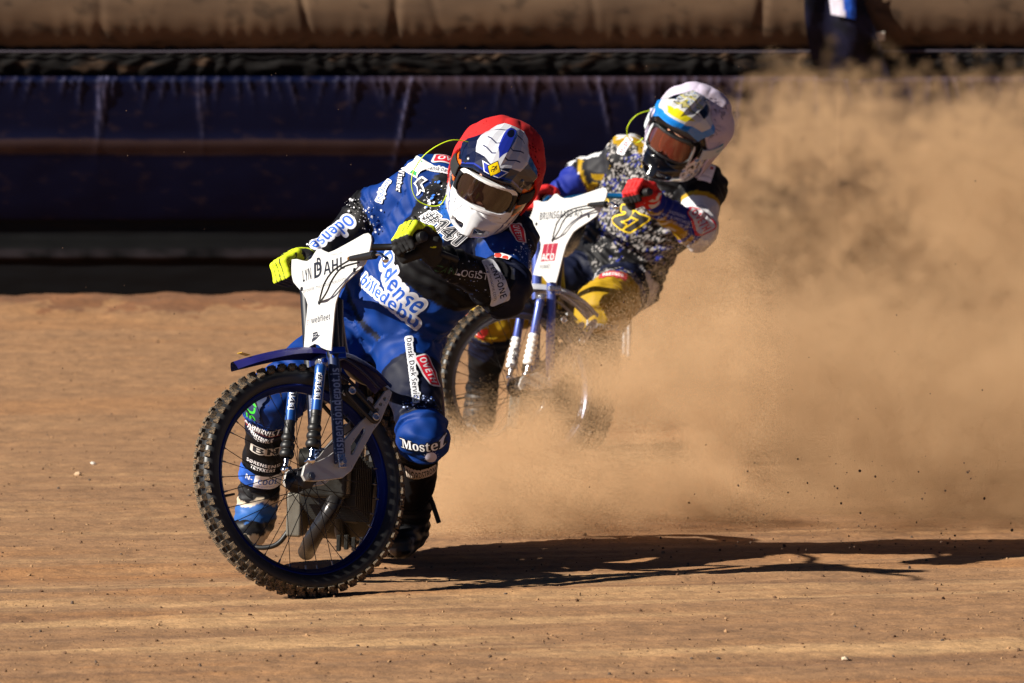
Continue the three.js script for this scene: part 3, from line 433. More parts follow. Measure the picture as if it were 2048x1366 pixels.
function rider(o) {
  const t = thing('person', o.label, 'person', 'speedway riders'), J = o.J;
  const bones = o.bones.map(([n, a, b, ra, rb, g]) => ({ n, a: J[a] ?? a, b: J[b] ?? b, ra, rb, g })), groups = [...new Set(bones.map((b) => b.g))];
  for (const b of bones) { b.d = b.b.clone().sub(b.a); b.l2 = b.d.lengthSq(); b.len = Math.sqrt(b.l2); }
  const lists = groups.map((g) => { const l = bones.filter((b) => b.g === g), bx = new THREE.Box3(); for (const b of l) { const m = Math.max(b.ra, b.rb); bx.expandByPoint(b.a.clone().addScalar(m)).expandByPoint(b.a.clone().addScalar(-m)).expandByPoint(b.b.clone().addScalar(m)).expandByPoint(b.b.clone().addScalar(-m)); } return { l, bx }; });
  let near, nt, lift = 0.0009;
  function field(x, y, z) {
    let d = 1e3, best = 1e3;
    for (const { l, bx } of lists) {
      const ox = Math.max(bx.min.x - x, x - bx.max.x, 0), oy = Math.max(bx.min.y - y, y - bx.max.y, 0), oz = Math.max(bx.min.z - z, z - bx.max.z, 0), o2 = ox * ox + oy * oy + oz * oz;
      if (o2 > 0.04) { d = Math.min(d, Math.sqrt(o2) + 0.02); continue; }
      let g = 1e3;
      for (const b of l) {
        const px = x - b.a.x, py = y - b.a.y, pz = z - b.a.z, k = clamp((px * b.d.x + py * b.d.y + pz * b.d.z) / b.l2), q = Math.hypot(px - b.d.x * k, py - b.d.y * k, pz - b.d.z * k) - lerp(b.ra, b.rb, k);
        if (q < best) { best = q; near = b; nt = k; }
        g = smin(g, q, 0.055);
      }
      d = smin(d, g, 0.032);
    }
    return d;
  }
  function f(x, y, z) {
    let d = field(x, y, z);
    if (d < 0.035 && d > -0.035 && near) {
      const limb = near.g !== 'torso', s = nt * near.len, joint = limb ? Math.max(smooth(0.42, 0.0, nt), smooth(0.58, 1, nt)) : 0.5;
      const w1 = noise(x * 11, y * 11, z * 11), w2 = noise(x * 23 + 4, y * 23, z * 23), w3 = noise(x * 6, y * 6, z * 6 + 9);
      d += 0.013 * (Math.abs(w1) - 0.22) + 0.005 * w2 + 0.008 * w3;
      if (limb) d += 0.006 * joint * Math.sin(s * 175 + 7 * w3 + 3 * w1);
      else d += 0.0035 * Math.sin((x * o.foldDir.x + y * o.foldDir.y + z * o.foldDir.z) * 120 + 8 * w3);
    }
    return d;
  }
  const bb = new THREE.Box3(); for (const l of lists) bb.union(l.bx); bb.expandByScalar(0.04);
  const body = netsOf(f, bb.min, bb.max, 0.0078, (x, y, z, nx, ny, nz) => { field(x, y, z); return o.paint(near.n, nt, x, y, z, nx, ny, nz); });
  mesh('body', body, suitMat, t);
  const bp = body.attributes.position, bn = body.attributes.normal, bi = body.index.array;
  // a sewn-on or printed patch: the faces of the suit under it, lifted a millimetre
  function patch(name, px, py, deg, wpx, hpx, tex, opt = {}) {
    const r = ray(px, py).normalize(); let k = opt.from ?? o.depth - 1.2, q; for (let i = 0; i < 300; i++) { q = r.clone().multiplyScalar(k).add(camera.position); const d = f(q.x, q.y, q.z); if (d < 0.0006) break; k += Math.min(d * 0.7, 0.05); if (k > o.depth + 2.5) return; }
    const e = 0.012, N = V(f(q.x + e, q.y, q.z) - f(q.x - e, q.y, q.z), f(q.x, q.y + e, q.z) - f(q.x, q.y - e, q.z), f(q.x, q.y, q.z + e) - f(q.x, q.y, q.z - e)).normalize();
    if (opt.face) N.lerp(V(0, 0, 1), opt.face).normalize();
    const a = deg * Math.PI / 180, u = V(Math.cos(a), -Math.sin(a), 0), U = u.clone().addScaledVector(N, -u.dot(N)), ul = U.length(); U.normalize(); const W = N.clone().cross(U).normalize();
    const v = V(Math.sin(a), Math.cos(a), 0), sc = FOCAL / k, vl = Math.max(0.55, Math.abs(v.dot(W))), w = wpx / sc / Math.max(ul, 0.6), h = hpx / sc / vl, pos = [], nor = [], uv = [], deep = opt.deep ?? 0.07;
    lift += 0.0003; const ok = (i) => { const x = bp.getX(i) - q.x, y = bp.getY(i) - q.y, z = bp.getZ(i) - q.z; return Math.abs(x * U.x + y * U.y + z * U.z) < w / 2 && Math.abs(x * W.x + y * W.y + z * W.z) < h / 2 && Math.abs(x * N.x + y * N.y + z * N.z) < deep; };
    for (let i = 0; i < bi.length; i += 3) {
      const A = bi[i], B = bi[i + 1], Cc = bi[i + 2]; if (!ok(A) && !ok(B) && !ok(Cc)) continue;
      if (bn.getX(A) * N.x + bn.getY(A) * N.y + bn.getZ(A) * N.z < 0.08) continue;
      for (const j of [A, B, Cc]) { const x = bp.getX(j) + bn.getX(j) * lift, y = bp.getY(j) + bn.getY(j) * lift, z = bp.getZ(j) + bn.getZ(j) * lift; pos.push(x, y, z); nor.push(bn.getX(j), bn.getY(j), bn.getZ(j)); uv.push(((x - q.x) * U.x + (y - q.y) * U.y + (z - q.z) * U.z) / w + 0.5, ((x - q.x) * W.x + (y - q.y) * W.y + (z - q.z) * W.z) / h + 0.5); }
    }
    if (!pos.length) return;
    const g = new THREE.BufferGeometry(); g.setAttribute('position', new THREE.Float32BufferAttribute(pos, 3)); g.setAttribute('normal', new THREE.Float32BufferAttribute(nor, 3)); g.setAttribute('uv', new THREE.Float32BufferAttribute(uv, 2));
    return mesh(name, g, std({ map: tex, alphaTest: 0.5, roughness: 0.6 }), t);
  }
  const surf = (px, py, out = 0) => { const r = ray(px, py).normalize(); let k = o.depth - 1.2, q; for (let i = 0; i < 300; i++) { q = r.clone().multiplyScalar(k).add(camera.position); const d = f(q.x, q.y, q.z); if (d < 0.0006) break; k += Math.min(d * 0.7, 0.05); } return q.addScaledVector(r, -out); };
  return { t, f, patch, surf };
}
function glove(parent, outer, inner, wrist, paint, flip = 1) {
  const c = outer.clone().lerp(inner, 0.5), g = inner.clone().sub(outer).normalize(), w = wrist.clone().sub(c); w.addScaledVector(g, -w.dot(g)); w.normalize(); const v = g.clone().cross(w).normalize(); if (v.y < 0) v.negate();
  const at = (s, deg, r) => { const a = deg * Math.PI / 180; return c.clone().addScaledVector(g, s).addScaledVector(w, Math.cos(a) * r).addScaledVector(v, Math.sin(a) * r); };
  const fingers = [[-0.037, 0.9], [-0.0125, 1], [0.0125, 1.03], [0.037, 0.98]].map(([s, k]) => [at(s, 52, 0.055), at(s, 118, 0.05 * k), at(s, 188, 0.038), at(s, 250, 0.034)]);
  const thumb = [at(0.03, -15, 0.05), at(0.052, -70, 0.044), at(0.045, -135, 0.038)], palm = [at(-0.03, 15, 0.062), at(0.032, 15, 0.062)];
  const cuff = wrist.clone().lerp(c, -0.35);
  const f = (x, y, z) => {
    let d = caps(x, y, z, palm[0], palm[1], 0.024, 0.026);
    for (const q of fingers) d = smin(d, caps(x, y, z, palm[0].clone().lerp(palm[1], 0.5).lerp(q[0], 0.4), q[0], 0.019, 0.0145), 0.018);
    d = smin(d, caps(x, y, z, wrist, palm[0].clone().lerp(palm[1], 0.5), 0.034, 0.03), 0.03); d = smin(d, caps(x, y, z, cuff, wrist, 0.036, 0.034), 0.012);
    let fd = 1e3; for (const q of fingers) { let e = caps(x, y, z, q[0], q[1], 0.0138, 0.0125); e = smin(e, caps(x, y, z, q[1], q[2], 0.0125, 0.0115), 0.006); e = smin(e, caps(x, y, z, q[2], q[3], 0.0115, 0.01), 0.006); fd = smin(fd, e, 0.0025); }
    d = smin(d, fd, 0.008);
    let th = smin(caps(x, y, z, thumb[0], thumb[1], 0.018, 0.014), caps(x, y, z, thumb[1], thumb[2], 0.014, 0.011), 0.008);
    return smin(d, th, 0.01) + 0.0016 * noise(x * 60, y * 60, z * 60);
  };
  const bx = new THREE.Box3(); for (const p of [...fingers.flat(), ...thumb, ...palm, wrist, cuff]) bx.expandByPoint(p); bx.expandByScalar(0.05);
  const geo = netsOf(f, bx.min, bx.max, 0.0036, (x, y, z) => { const p = V(x, y, z).sub(c), s = p.dot(g), a = Math.atan2(p.dot(v), p.dot(w)) * 180 / Math.PI, r = Math.hypot(p.dot(v), p.dot(w)); return paint(s, a, r, V(x, y, z).sub(wrist).dot(w), x, y, z); });
  return mesh('glove', geo, std({ vertexColors: true, roughness: 0.75 }), parent);
}
function boot(parent, shin, ankle, toe, paint) {
  const fwd = toe.clone().sub(ankle).normalize(), heel = ankle.clone().addScaledVector(fwd, -0.05).add(V(0, -0.045, 0)), ball = ankle.clone().lerp(toe, 0.72);
  const f = (x, y, z) => { let d = smin(caps(x, y, z, shin, ankle, 0.068, 0.058), caps(x, y, z, ankle, ball, 0.056, 0.046), 0.04); d = smin(d, caps(x, y, z, ball, toe, 0.046, 0.04), 0.02); d = smin(d, caps(x, y, z, heel, ball, 0.042, 0.042), 0.03); return d + 0.003 * noise(x * 30, y * 30, z * 30) + 0.002 * Math.sin(y * 190); };
  const bx = new THREE.Box3(); for (const p of [shin, ankle, toe, heel]) bx.expandByPoint(p); bx.expandByScalar(0.09);
  return mesh('boot', netsOf(f, bx.min, bx.max, 0.0065, paint), std({ vertexColors: true, roughness: 0.55 }), parent);
}
// ---- helmet in its own axes: x to the wearer's left, y up, z forward
function helmet(parent, at, fwd, up, k, s) {
  const z = fwd.clone().normalize(), x = up.clone().cross(z).normalize(), y = z.clone().cross(x), h = part('helmet', parent); h.applyMatrix4(basis(x, y, z, at)); h.scale.multiplyScalar(k);
  const bulk = (X, Y, Z) => { let d = ell(X, Y, Z, 0, 0.018, -0.015, 0.124, 0.138, 0.152); d = smin(d, ell(X, Y, Z, 0, -0.092, 0.066, 0.078, 0.056, 0.12), 0.042); d = smin(d, caps(Math.abs(X), Y, Z, V(0.006, -0.096, 0.162), V(0.001, -0.128, 0.214), 0.027, 0.008), 0.02); d = smin(d, ell(Math.abs(X), Y, Z, 0.06, -0.07, -0.008, 0.045, 0.078, 0.095), 0.04); d = smin(d, caps(X, Y, Z, V(-0.07, 0.075, 0.11), V(0.07, 0.075, 0.11), 0.022, 0.022), 0.03); return d; };
  const port = (X, Y, Z) => rbox(X, Y - 0.006 + 0.22 * X * X * 0, Z - 0.17, 0.097, 0.052 - 0.12 * Math.max(0, Math.abs(X) - 0.05), 0.12, 0.03);
  const shell = (X, Y, Z) => { let d = bulk(X, Y, Z); d = Math.max(d, -(d + 0.014)); d = smax(d, -port(X, Y, Z), 0.008); d = smax(d, -(Y + 0.152 - 0.25 * Math.max(0, Z - 0.02)), 0.008);
    d = smax(d, -rbox(Math.abs(X) - 0.036, Y + 0.094 + 0.25 * (Math.abs(X) - 0.036), Z - 0.18, 0.02, 0.009, 0.04, 0.004), 0.004);          // mouth vents
    d += 0.0022 * smooth(0.004, 0.0, Math.abs(Y + 0.066 + 0.35 * Math.abs(X) - 0.02)) * (Z > 0.05 ? 1 : 0); return d; };
  mesh('shell', netsOf(shell, V(-0.15, -0.18, -0.19), V(0.15, 0.18, 0.23), 0.004, s.shell), phys({ vertexColors: true, roughness: 0.28, clearcoat: 0.6, clearcoatRoughness: 0.12 }), h);
  // padding and cheeks inside, then the face
  mesh('lining', netsOf((X, Y, Z) => { let d = bulk(X, Y, Z) + 0.016; d = Math.max(d, Z - 0.085); d = smax(d, -ell(X, Y, Z, 0, -0.02, 0.07, 0.068, 0.1, 0.09), 0.01); return smax(d, -(Y + 0.14), 0.01); }, V(-0.14, -0.17, -0.17), V(0.14, 0.16, 0.12), 0.007), std({ color: srgb(16, 16, 18), roughness: 0.9 }), h);
  mesh('face', netsOf((X, Y, Z) => { let d = ell(X, Y, Z, 0, -0.01, 0.0, 0.072, 0.105, 0.095); d = smin(d, caps(X, Y, Z, V(0, 0.012, 0.088), V(0, -0.03, 0.112), 0.008, 0.0135), 0.016); d = smin(d, ell(Math.abs(X), Y, Z, 0.012, -0.032, 0.1, 0.009, 0.007, 0.01), 0.006); d = smin(d, ell(X, Y, Z, 0, -0.092, 0.072, 0.03, 0.022, 0.024), 0.02); d = smin(d, ell(X, Y, Z, 0, -0.056, 0.09, 0.025, 0.0055, 0.01), 0.004); d = smin(d, ell(X, Y, Z, 0, -0.068, 0.089, 0.022, 0.0065, 0.01), 0.004); d = smax(d, -ell(Math.abs(X), Y, Z, 0.032, 0.01, 0.092, 0.02, 0.011, 0.014), 0.008); return Math.min(d, ell(Math.abs(X), Y, Z, 0.032, 0.009, 0.074, 0.0125, 0.0125, 0.0125)); }, V(-0.09, -0.13, -0.02), V(0.09, 0.11, 0.14), 0.0035,
    (X, Y, Z) => { const ex = Math.abs(X) - 0.032, ed = Math.hypot(ex, Y - 0.009, Z - 0.074); if (ed < 0.0138) return Math.hypot(ex, Y - 0.009) < 0.0058 ? srgb(40, 26, 20) : srgb(220, 214, 208); if (Y < -0.05 && Y > -0.075 && Math.abs(X) < 0.024 && Z > 0.085) return srgb(166, 90, 80); return C.skin; }), std({ vertexColors: true, roughness: 0.6 }), h);
  // goggles on an arc in front of the eye port
  const zc = 0.012, Rg = 0.128, gw = 0.098, gh = 0.049, arc = (X, Z) => [Math.atan2(X, Z - zc) * Rg, Math.hypot(X, Z - zc) - Rg];
  const ring = (a, Y, w, hh) => { const nose = 0.02 * smooth(0.03, 0.0, Math.abs(a)) * (Y < 0 ? 1 : 0); return rbox(a, Y + nose * 0.5, 0, w, hh - nose * 0.5, 1, 0.03); };
  mesh('goggle_frame', netsOf((X, Y, Z) => { const [a, r] = arc(X, Z), y = Y - 0.004; let d = Math.max(ring(a, y, gw, gh), -ring(a, y, gw - 0.011, gh - 0.0105), Math.abs(r + 0.003) - 0.009); if (Z < 0) d = Math.max(d, 0.02); return d; }, V(-0.135, -0.07, 0), V(0.135, 0.075, 0.165), 0.0033, s.frame), std({ vertexColors: true, roughness: 0.4 }), h);
  { const nu = 40, nv = 16, pos = [], uv = [], idx = []; for (let j = 0; j <= nv; j++) for (let i = 0; i <= nu; i++) { const a0 = (i / nu * 2 - 1) * (gw - 0.008), nose = 0.02 * smooth(0.03, 0, Math.abs(a0)), corner = 0.022 * smooth(gw - 0.035, gw - 0.008, Math.abs(a0)), y = lerp(-(gh - 0.008 - nose - corner), gh - 0.008 - corner, j / nv) + 0.004, a = a0 / Rg, r = Rg + 0.001 - 0.25 * y * y; pos.push(Math.sin(a) * r, y, zc + Math.cos(a) * r); uv.push(i / nu, j / nv); if (i < nu && j < nv) { const o = j * (nu + 1) + i; idx.push(o, o + 1, o + nu + 1, o + 1, o + nu + 2, o + nu + 1); } } const g = new THREE.BufferGeometry(); g.setAttribute('position', new THREE.Float32BufferAttribute(pos, 3)); g.setAttribute('uv', new THREE.Float32BufferAttribute(uv, 2)); g.setIndex(idx); g.computeVertexNormals(); mesh('goggle_lens', g, s.lens, h); }
  mesh('goggle_strap', netsOf((X, Y, Z) => { const d = bulk(X, Y, Z), yy = Y - 0.012 - 0.1 * Math.max(0, 0.1 - Z) * 0.35; return Math.max(Math.abs(d - (s.strapLift ?? 0.004)) - 0.0035, Math.abs(yy) - 0.021, Z - 0.086, 0.095 - Math.abs(X) - (Z < 0 ? 0.1 : 0)); }, V(-0.16, -0.05, -0.2), V(0.16, 0.09, 0.1), 0.0045, s.strap), std({ vertexColors: true, roughness: 0.8 }), h);
  // peak
  { const US = [-1, -0.86, -0.62, -0.4, -0.22, -0.12, 0, 0.12, 0.22, 0.4, 0.62, 0.86, 1], VS = [0, 0.16, 0.34, 0.52, 0.68, 0.82, 0.93, 1], nu = US.length - 1, nv = VS.length - 1, pos = [], uv = [], idx = [], th = 0.004; const S = (u, v) => { const w = 0.076 + 0.042 * smooth(0, 0.5, v) - 0.024 * smooth(0.55, 1, v), fold = Math.abs(u) > 0.6 ? (Math.abs(u) - 0.6) : 0, crown = 0.011 * (Math.abs(u) < 0.15 ? 1 : 0) * (v > 0.1 && v < 0.75 ? 1 : 0), rib = 0.008 * (Math.abs(u) < 0.45 ? 1 : 0) * (v < 0.9 ? 1 : 0); return V(u * w, 0.173 - 0.03 * v - 0.044 * v * v - (0.1 - 0.03 * v) * fold - 0.022 * u * u + crown + rib + (s.peakLift ?? 0) * v, 0.008 + (0.2 + (s.peakLift ?? 0) * 0.6) * v - 0.085 * u * u * v - 0.012 * u * u); };
    for (let L = 0; L < 2; L++) for (let j = 0; j <= nv; j++) for (let i = 0; i <= nu; i++) { const p = S(US[i], VS[j]); pos.push(p.x, p.y - L * th, p.z); uv.push(US[i] / 2 + 0.5, VS[j]); if (i < nu && j < nv) { const o = L * (nu + 1) * (nv + 1) + j * (nu + 1) + i; L ? idx.push(o, o + nu + 1, o + 1, o + 1, o + nu + 1, o + nu + 2) : idx.push(o, o + 1, o + nu + 1, o + 1, o + nu + 2, o + nu + 1); } }
    const off = (nu + 1) * (nv + 1); for (let i = 0; i < nu; i++) { const a = nv * (nu + 1) + i; idx.push(a, a + 1, a + off, a + 1, a + off + 1, a + off); } for (let j = 0; j < nv; j++) for (const i of [0, nu]) { const a = j * (nu + 1) + i; idx.push(a, a + nu + 1, a + off, a + nu + 1, a + nu + 1 + off, a + off); }
    const g = new THREE.BufferGeometry(); g.setAttribute('position', new THREE.Float32BufferAttribute(pos, 3)); g.setAttribute('uv', new THREE.Float32BufferAttribute(uv, 2)); g.setIndex(idx); g.computeVertexNormals(); mesh('peak', g, phys({ flatShading: true, map: s.peak, roughness: 0.3, clearcoat: 0.5, clearcoatRoughness: 0.15 }), h); }
  // elastic cloth cover over the back of the shell
  mesh('helmet_cover', netsOf((X, Y, Z) => { const d = bulk(X, Y, Z), rim = Z * 0.94 - Y * (s.coverTilt ?? 0.36) - (s.coverEdge ?? 0.052), wr = (s.wrinkle ?? 0.003) * (Math.abs(noise(X * 17, Y * 12, Z * 9)) * 2 - 0.5 + 0.6 * noise(X * 36, Y * 22, Z * 22)) + (s.bag ?? 0) * smooth(0.02, -0.12, Z) * smooth(-0.1, 0.08, Y);
    return Math.max(Math.abs(d - 0.0065 - wr) - 0.0035 - 0.0015 * smooth(-0.012, 0, rim), rim, -(Y + 0.125 + 0.0)); }, V(-0.16, -0.15, -0.22), V(0.16, 0.2, 0.16), 0.0048, s.cover), std({ vertexColors: true, roughness: 0.85 }), h);
  const cord = mesh('tear_off_cord', tube(s.cord.map((q) => V(...q)), 0.0016, 60, 6), std({ color: srgb(206, 232, 20), roughness: 0.5 }), h);
  mesh('cord_clip', box(0.008, 0.014, 0.008, V(...s.cord[0])), std({ color: srgb(226, 220, 236), roughness: 0.6 }), h);
  return h;
}
const ink = (w, h, draw) => canvas(w, h, (c) => { c.clearRect(0, 0, w, h); c.textBaseline = 'middle'; c.textAlign = 'center'; c.lineJoin = 'round'; draw(c); });
function words(text, font, fill, outline, lw, w = 512, h = 160, sq = 1, extra) { return ink(w, h, (c) => { c.font = font; c.save(); c.translate(w / 2, h / 2); const m = c.measureText(text).width; c.scale(Math.min((w - lw * 2 - 10) / m, 3) , sq); if (outline) { c.strokeStyle = outline; c.lineWidth = lw; c.strokeText(text, 0, 0); } c.fillStyle = fill; c.fillText(text, 0, 0); c.restore(); extra?.(c); }); }
const badge = (text, bg, edge, fg, w = 256, h = 128) => ink(w, h, (c) => { c.fillStyle = edge; c.beginPath(); c.roundRect(4, 4, w - 8, h - 8, 30); c.fill(); c.fillStyle = bg; c.beginPath(); c.roundRect(16, 16, w - 32, h - 32, 20); c.fill(); c.fillStyle = fg; c.font = 'bold 74px sans-serif'; c.save(); c.translate(w / 2, h / 2 + 3); c.scale((w - 54) / c.measureText(text).width, 1); c.fillText(text, 0, 0); c.restore(); });
const specks = (s, n, colors, w = 256, h = 256) => ink(w, h, (c) => { const q = seed; seed = s; for (let i = 0; i < n; i++) { c.fillStyle = colors[Math.floor(rnd() * colors.length)]; const k = rnd(), x = w * (0.5 + 0.47 * (rnd() + rnd() - 1)), y = h * rr(0.04, 0.96); c.beginPath(); c.arc(x, y, 1.5 + 6 * Math.pow(k, 4), 0, 7); c.fill(); } seed = q; });

// ---------------------------------------------------------------- leading bike and rider (blue)
const blueAno = std({ color: srgb(20, 66, 170), metalness: 0.75, roughness: 0.35 }), blueRim = std({ color: srgb(10, 28, 92), metalness: 0.7, roughness: 0.3 });
const legPrint = canvas(64, 512, (c) => { c.fillStyle = '#0a1e48'; c.fillRect(0, 0, 64, 512); c.fillStyle = '#080c18'; c.fillRect(0, 0, 64, 250); c.save(); c.translate(20, 500); c.rotate(-Math.PI / 2); c.fillStyle = '#7f93bc'; c.font = 'bold 24px sans-serif'; c.fillText('suspensiondepot.is', 0, 0); c.restore(); for (let i = 0; i < 60; i++) { c.fillStyle = '#9fb4dc'; c.fillRect(rr(0, 64), rr(300, 510), 2.4, 2.4); } });
const damperPrint = canvas(256, 256, (c) => { c.fillStyle = '#174a94'; c.fillRect(0, 0, 256, 256); c.fillStyle = '#8f949e'; c.fillRect(88, 0, 24, 256); c.fillRect(216, 0, 24, 256); for (const x of [40, 168]) { c.save(); c.translate(x, 128); c.rotate(Math.PI / 2); c.font = 'bold 62px sans-serif'; c.textAlign = 'center'; c.textBaseline = 'middle'; c.lineWidth = 10; c.strokeStyle = '#d8dce4'; c.strokeText('#141', 0, 0); c.fillStyle = '#0c1430'; c.fillText('#141', 0, 0); c.restore(); } });
const nA = V(0.53, 0.25, 0.81).normalize();
const k1 = (x, y) => [540 + x / 4.554, 440 + y / 4.554];
const gl1 = P(823, 483, 16.12), gr1 = P(582, 543, 16.72);
const bikeA = {
  label: 'leading speedway motorcycle with blue rims and white number plate', hub: [600, 961, 15.98], axle: nA, heading: V(-0.2, 0, 0.98), lean: 0.04, plateRake: 0.1, plateZ: 0.045, forkTop: 0.64,
  rim: blueRim, spoke: std({ color: srgb(40, 40, 44), metalness: 0.8, roughness: 0.4 }), legMat: std({ map: legPrint, roughness: 0.45 }), damperMat: std({ map: damperPrint, roughness: 0.35, metalness: 0.3 }), anodised: blueAno, bellowsMat: std({ color: srgb(18, 18, 19), roughness: 0.45 }), stayMat: std({ color: srgb(20, 24, 60), roughness: 0.4 }), guardMat: phys({ color: srgb(26, 26, 92), roughness: 0.4, clearcoat: 0.2 }), guardBadge: true, barMat: blackTube, frameMat: blackTube,
  plate: [[207, 362], [250, 358], [300, 372], [345, 378], [385, 352], [410, 310], [432, 275], [465, 264], [500, 284], [540, 300], [600, 276], [700, 222], [800, 166], [862, 130], [900, 122], [925, 145], [930, 190], [918, 260], [895, 345], [870, 400], [815, 455], [750, 520], [690, 575], [648, 635], [622, 700], [604, 760], [592, 850], [582, 980], [572, 1090], [565, 1190], [520, 1180], [478, 1162], [448, 1136], [415, 1126], [385, 1142], [360, 1158], [318, 1156], [326, 1050], [336, 930], [346, 840], [352, 770], [335, 715], [300, 655], [255, 605], [222, 565], [206, 500], [204, 430]].map((p) => k1(...p)),
  plateBolts: [k1(770, 455), k1(290, 628), k1(450, 752)].map((p) => p), lever: [[...k1(740, 352), 0.03], [...k1(955, 318), 0.035], [...k1(1010, 312), 0.04], [...k1(1052, 360), 0.04]],
  cables: [[[...k1(450, 752), 0.003], [...k1(462, 690), 0.03], [...k1(500, 570), 0.045], [...k1(580, 460), 0.05], [...k1(740, 355), 0.035]], [[...k1(455, 752), 0.003], [...k1(520, 650), 0.03], [...k1(570, 540), 0.04], [...k1(650, 440), 0.04], [...k1(810, 385), 0.03]]],
  gripL: [gl1.clone().addScaledVector(nA, 0.068), gl1.clone().addScaledVector(nA, -0.062)], gripR: [gr1.clone().addScaledVector(nA, -0.068), gr1.clone().addScaledVector(nA, 0.062)],
  plateArt(ctx, to, text) {
    const T = (s, a, e, u, f, c = '#101014') => text(s, k1(...a), k1(...e), k1(...u), f, c), reg = '100px sans-serif', bold = 'bold 100px sans-serif';
    T('LYN', [305, 568], [392, 535], [300, 462], bold); T('D', [400, 540], [490, 510], [398, 395], bold); T('D', [430, 470], [480, 455], [428, 348], bold); T('AHL', [498, 502], [695, 440], [496, 388], bold);
    T('Telecom', [562, 330], [668, 308], [560, 308], reg, '#55565c'); T('provide microduct solutions', [312, 665], [704, 548], [308, 632], reg, '#26272c');
    T('webfleet', [385, 945], [560, 905], [384, 890], bold, '#2a2a30'); ctx.fillStyle = '#c01c24'; for (const [x, y] of [[350, 918], [362, 914], [374, 910], [348, 935], [366, 930], [352, 955]]) { const [a, b] = to(...k1(x, y)); ctx.fillRect(a - 5, b - 9, 10, 18); }
    ctx.fillStyle = '#26262c'; ctx.beginPath(); [[398, 1030], [440, 1016], [448, 1050], [468, 1046], [430, 1090], [388, 1118], [392, 1085], [404, 1072]].forEach((q, i) => { const [a, b] = to(...k1(...q)); i ? ctx.lineTo(a, b) : ctx.moveTo(a, b); }); ctx.fill(); ctx.strokeStyle = '#e8e8e8'; ctx.lineWidth = 3; ctx.beginPath(); [[405, 1045], [438, 1036], [410, 1066], [442, 1062]].forEach((q, i) => { const [a, b] = to(...k1(...q)); i ? ctx.lineTo(a, b) : ctx.moveTo(a, b); }); ctx.stroke();
  },
};
const bA = bike(bikeA); rebase(bikeA.thing, V(bA.hub.x, 0, bA.hub.z));

const JA = { hipR: P(722, 650, 16.95), hipL: P(806, 668, 16.88), chestM: P(905, 462, 16.66), shR: P(862, 368, 16.76), shL: P(1012, 478, 16.58), neck: P(958, 405, 16.56), head: P(985, 372, 16.48), elR: P(735, 432, 16.86), wrR: P(634, 512, 16.78), elL: P(1004, 578, 16.36), wrL: P(884, 520, 16.2), knL: P(846, 872, 16.56), anL: P(822, 1015, 16.9), knR: P(545, 800, 16.62), anR: P(516, 985, 16.86) };
JA.hipM = JA.hipR.clone().lerp(JA.hipL, 0.5);
const tsA = JA.shL.clone().sub(JA.shR).normalize();
const torso = (o, side) => [['pelvis', 'hipR', 'hipL', 0.118, 0.122, 'torso'], ['belly', 'hipM', 'chestM', 0.14, 0.142, 'torso'], ['flank', 'hipL', 'shL', 0.1, 0.085, 'torso'], ['flank', 'hipR', 'shR', 0.1, 0.085, 'torso'], ['yoke', 'shR', 'shL', 0.088, 0.088, 'torso'], ['collar', 'chestM', 'neck', 0.1, 0.078, 'torso'], ['collar', 'neck', 'head', 0.07, 0.06, 'torso']];
const near1 = ['yoke', 'collar', 'flank', 'belly', 'pelvis'];
const R1 = rider({
  label: 'rider in blue racing suit with red helmet cover leading the bend', J: JA, depth: 16.6, foldDir: JA.chestM.clone().sub(JA.hipM).normalize(),
  bones: [...torso(), ['upper_arm_right', 'shR', 'elR', 0.08, 0.07, 'armR'], ['forearm_right', 'elR', 'wrR', 0.066, 0.044, 'armR'], ['upper_arm_left', 'shL', 'elL', 0.084, 0.076, 'armL'], ['forearm_left', 'elL', 'wrL', 0.074, 0.046, 'armL'], ['thigh_left', 'hipL', 'knL', 0.114, 0.07, 'legL'], ['shin_left', 'knL', 'anL', 0.066, 0.055, 'legL'], ['thigh_right', 'hipR', 'knR', 0.112, 0.084, 'legR'], ['shin_right', 'knR', 'anR', 0.08, 0.06, 'legR']],
  paint(n, t, x, y, z) {
    const e = 0.022 * noise(x * 34, y * 34, z * 34), p = V(x, y, z), s = p.clone().sub(JA.chestM).dot(tsA);
    if (n === 'upper_arm_right') return t + e > 0.86 ? C.black : C.blue;
    if (n === 'forearm_right') return C.black;
    if (n === 'upper_arm_left') return t + e < 0.3 ? C.navy : t + e < 0.75 ? C.blue : C.navy;
    if (n === 'forearm_left') return t + e < 0.08 ? C.navy : C.black;
    if (near1.includes(n)) {
      const h = p.clone().sub(JA.hipM).dot(JA.chestM.clone().sub(JA.hipM)) / JA.chestM.distanceToSquared(JA.hipM);
      if (h < 0.62 + e) return s > 0.13 + e ? C.navy : Math.abs(h - 0.14 + 0.3 * e) < 0.02 ? C.navy : C.blue;  // navy on this side also paints in the shade under the left arm
      return s < -0.12 + e ? C.blue : s < 0.005 + e || h < 0.86 + e ? C.black : s < 0.075 + e ? C.sky : C.navy;
    }
    if (n === 'thigh_left') return t + 0.6 * e < 0.4 ? C.blue : t + 0.6 * e < 0.9 ? C.navy : C.blue;  // navy stretch: suit colour together with shade painted into the thigh
    if (n === 'shin_left') return t + e < 0.14 ? C.blue : C.black;
    if (n === 'thigh_right') return C.blue;
    if (n === 'shin_right') return t + e < 0.14 ? C.blue : t < 0.3 ? C.navy : C.black;
    return C.blue;
  },
});
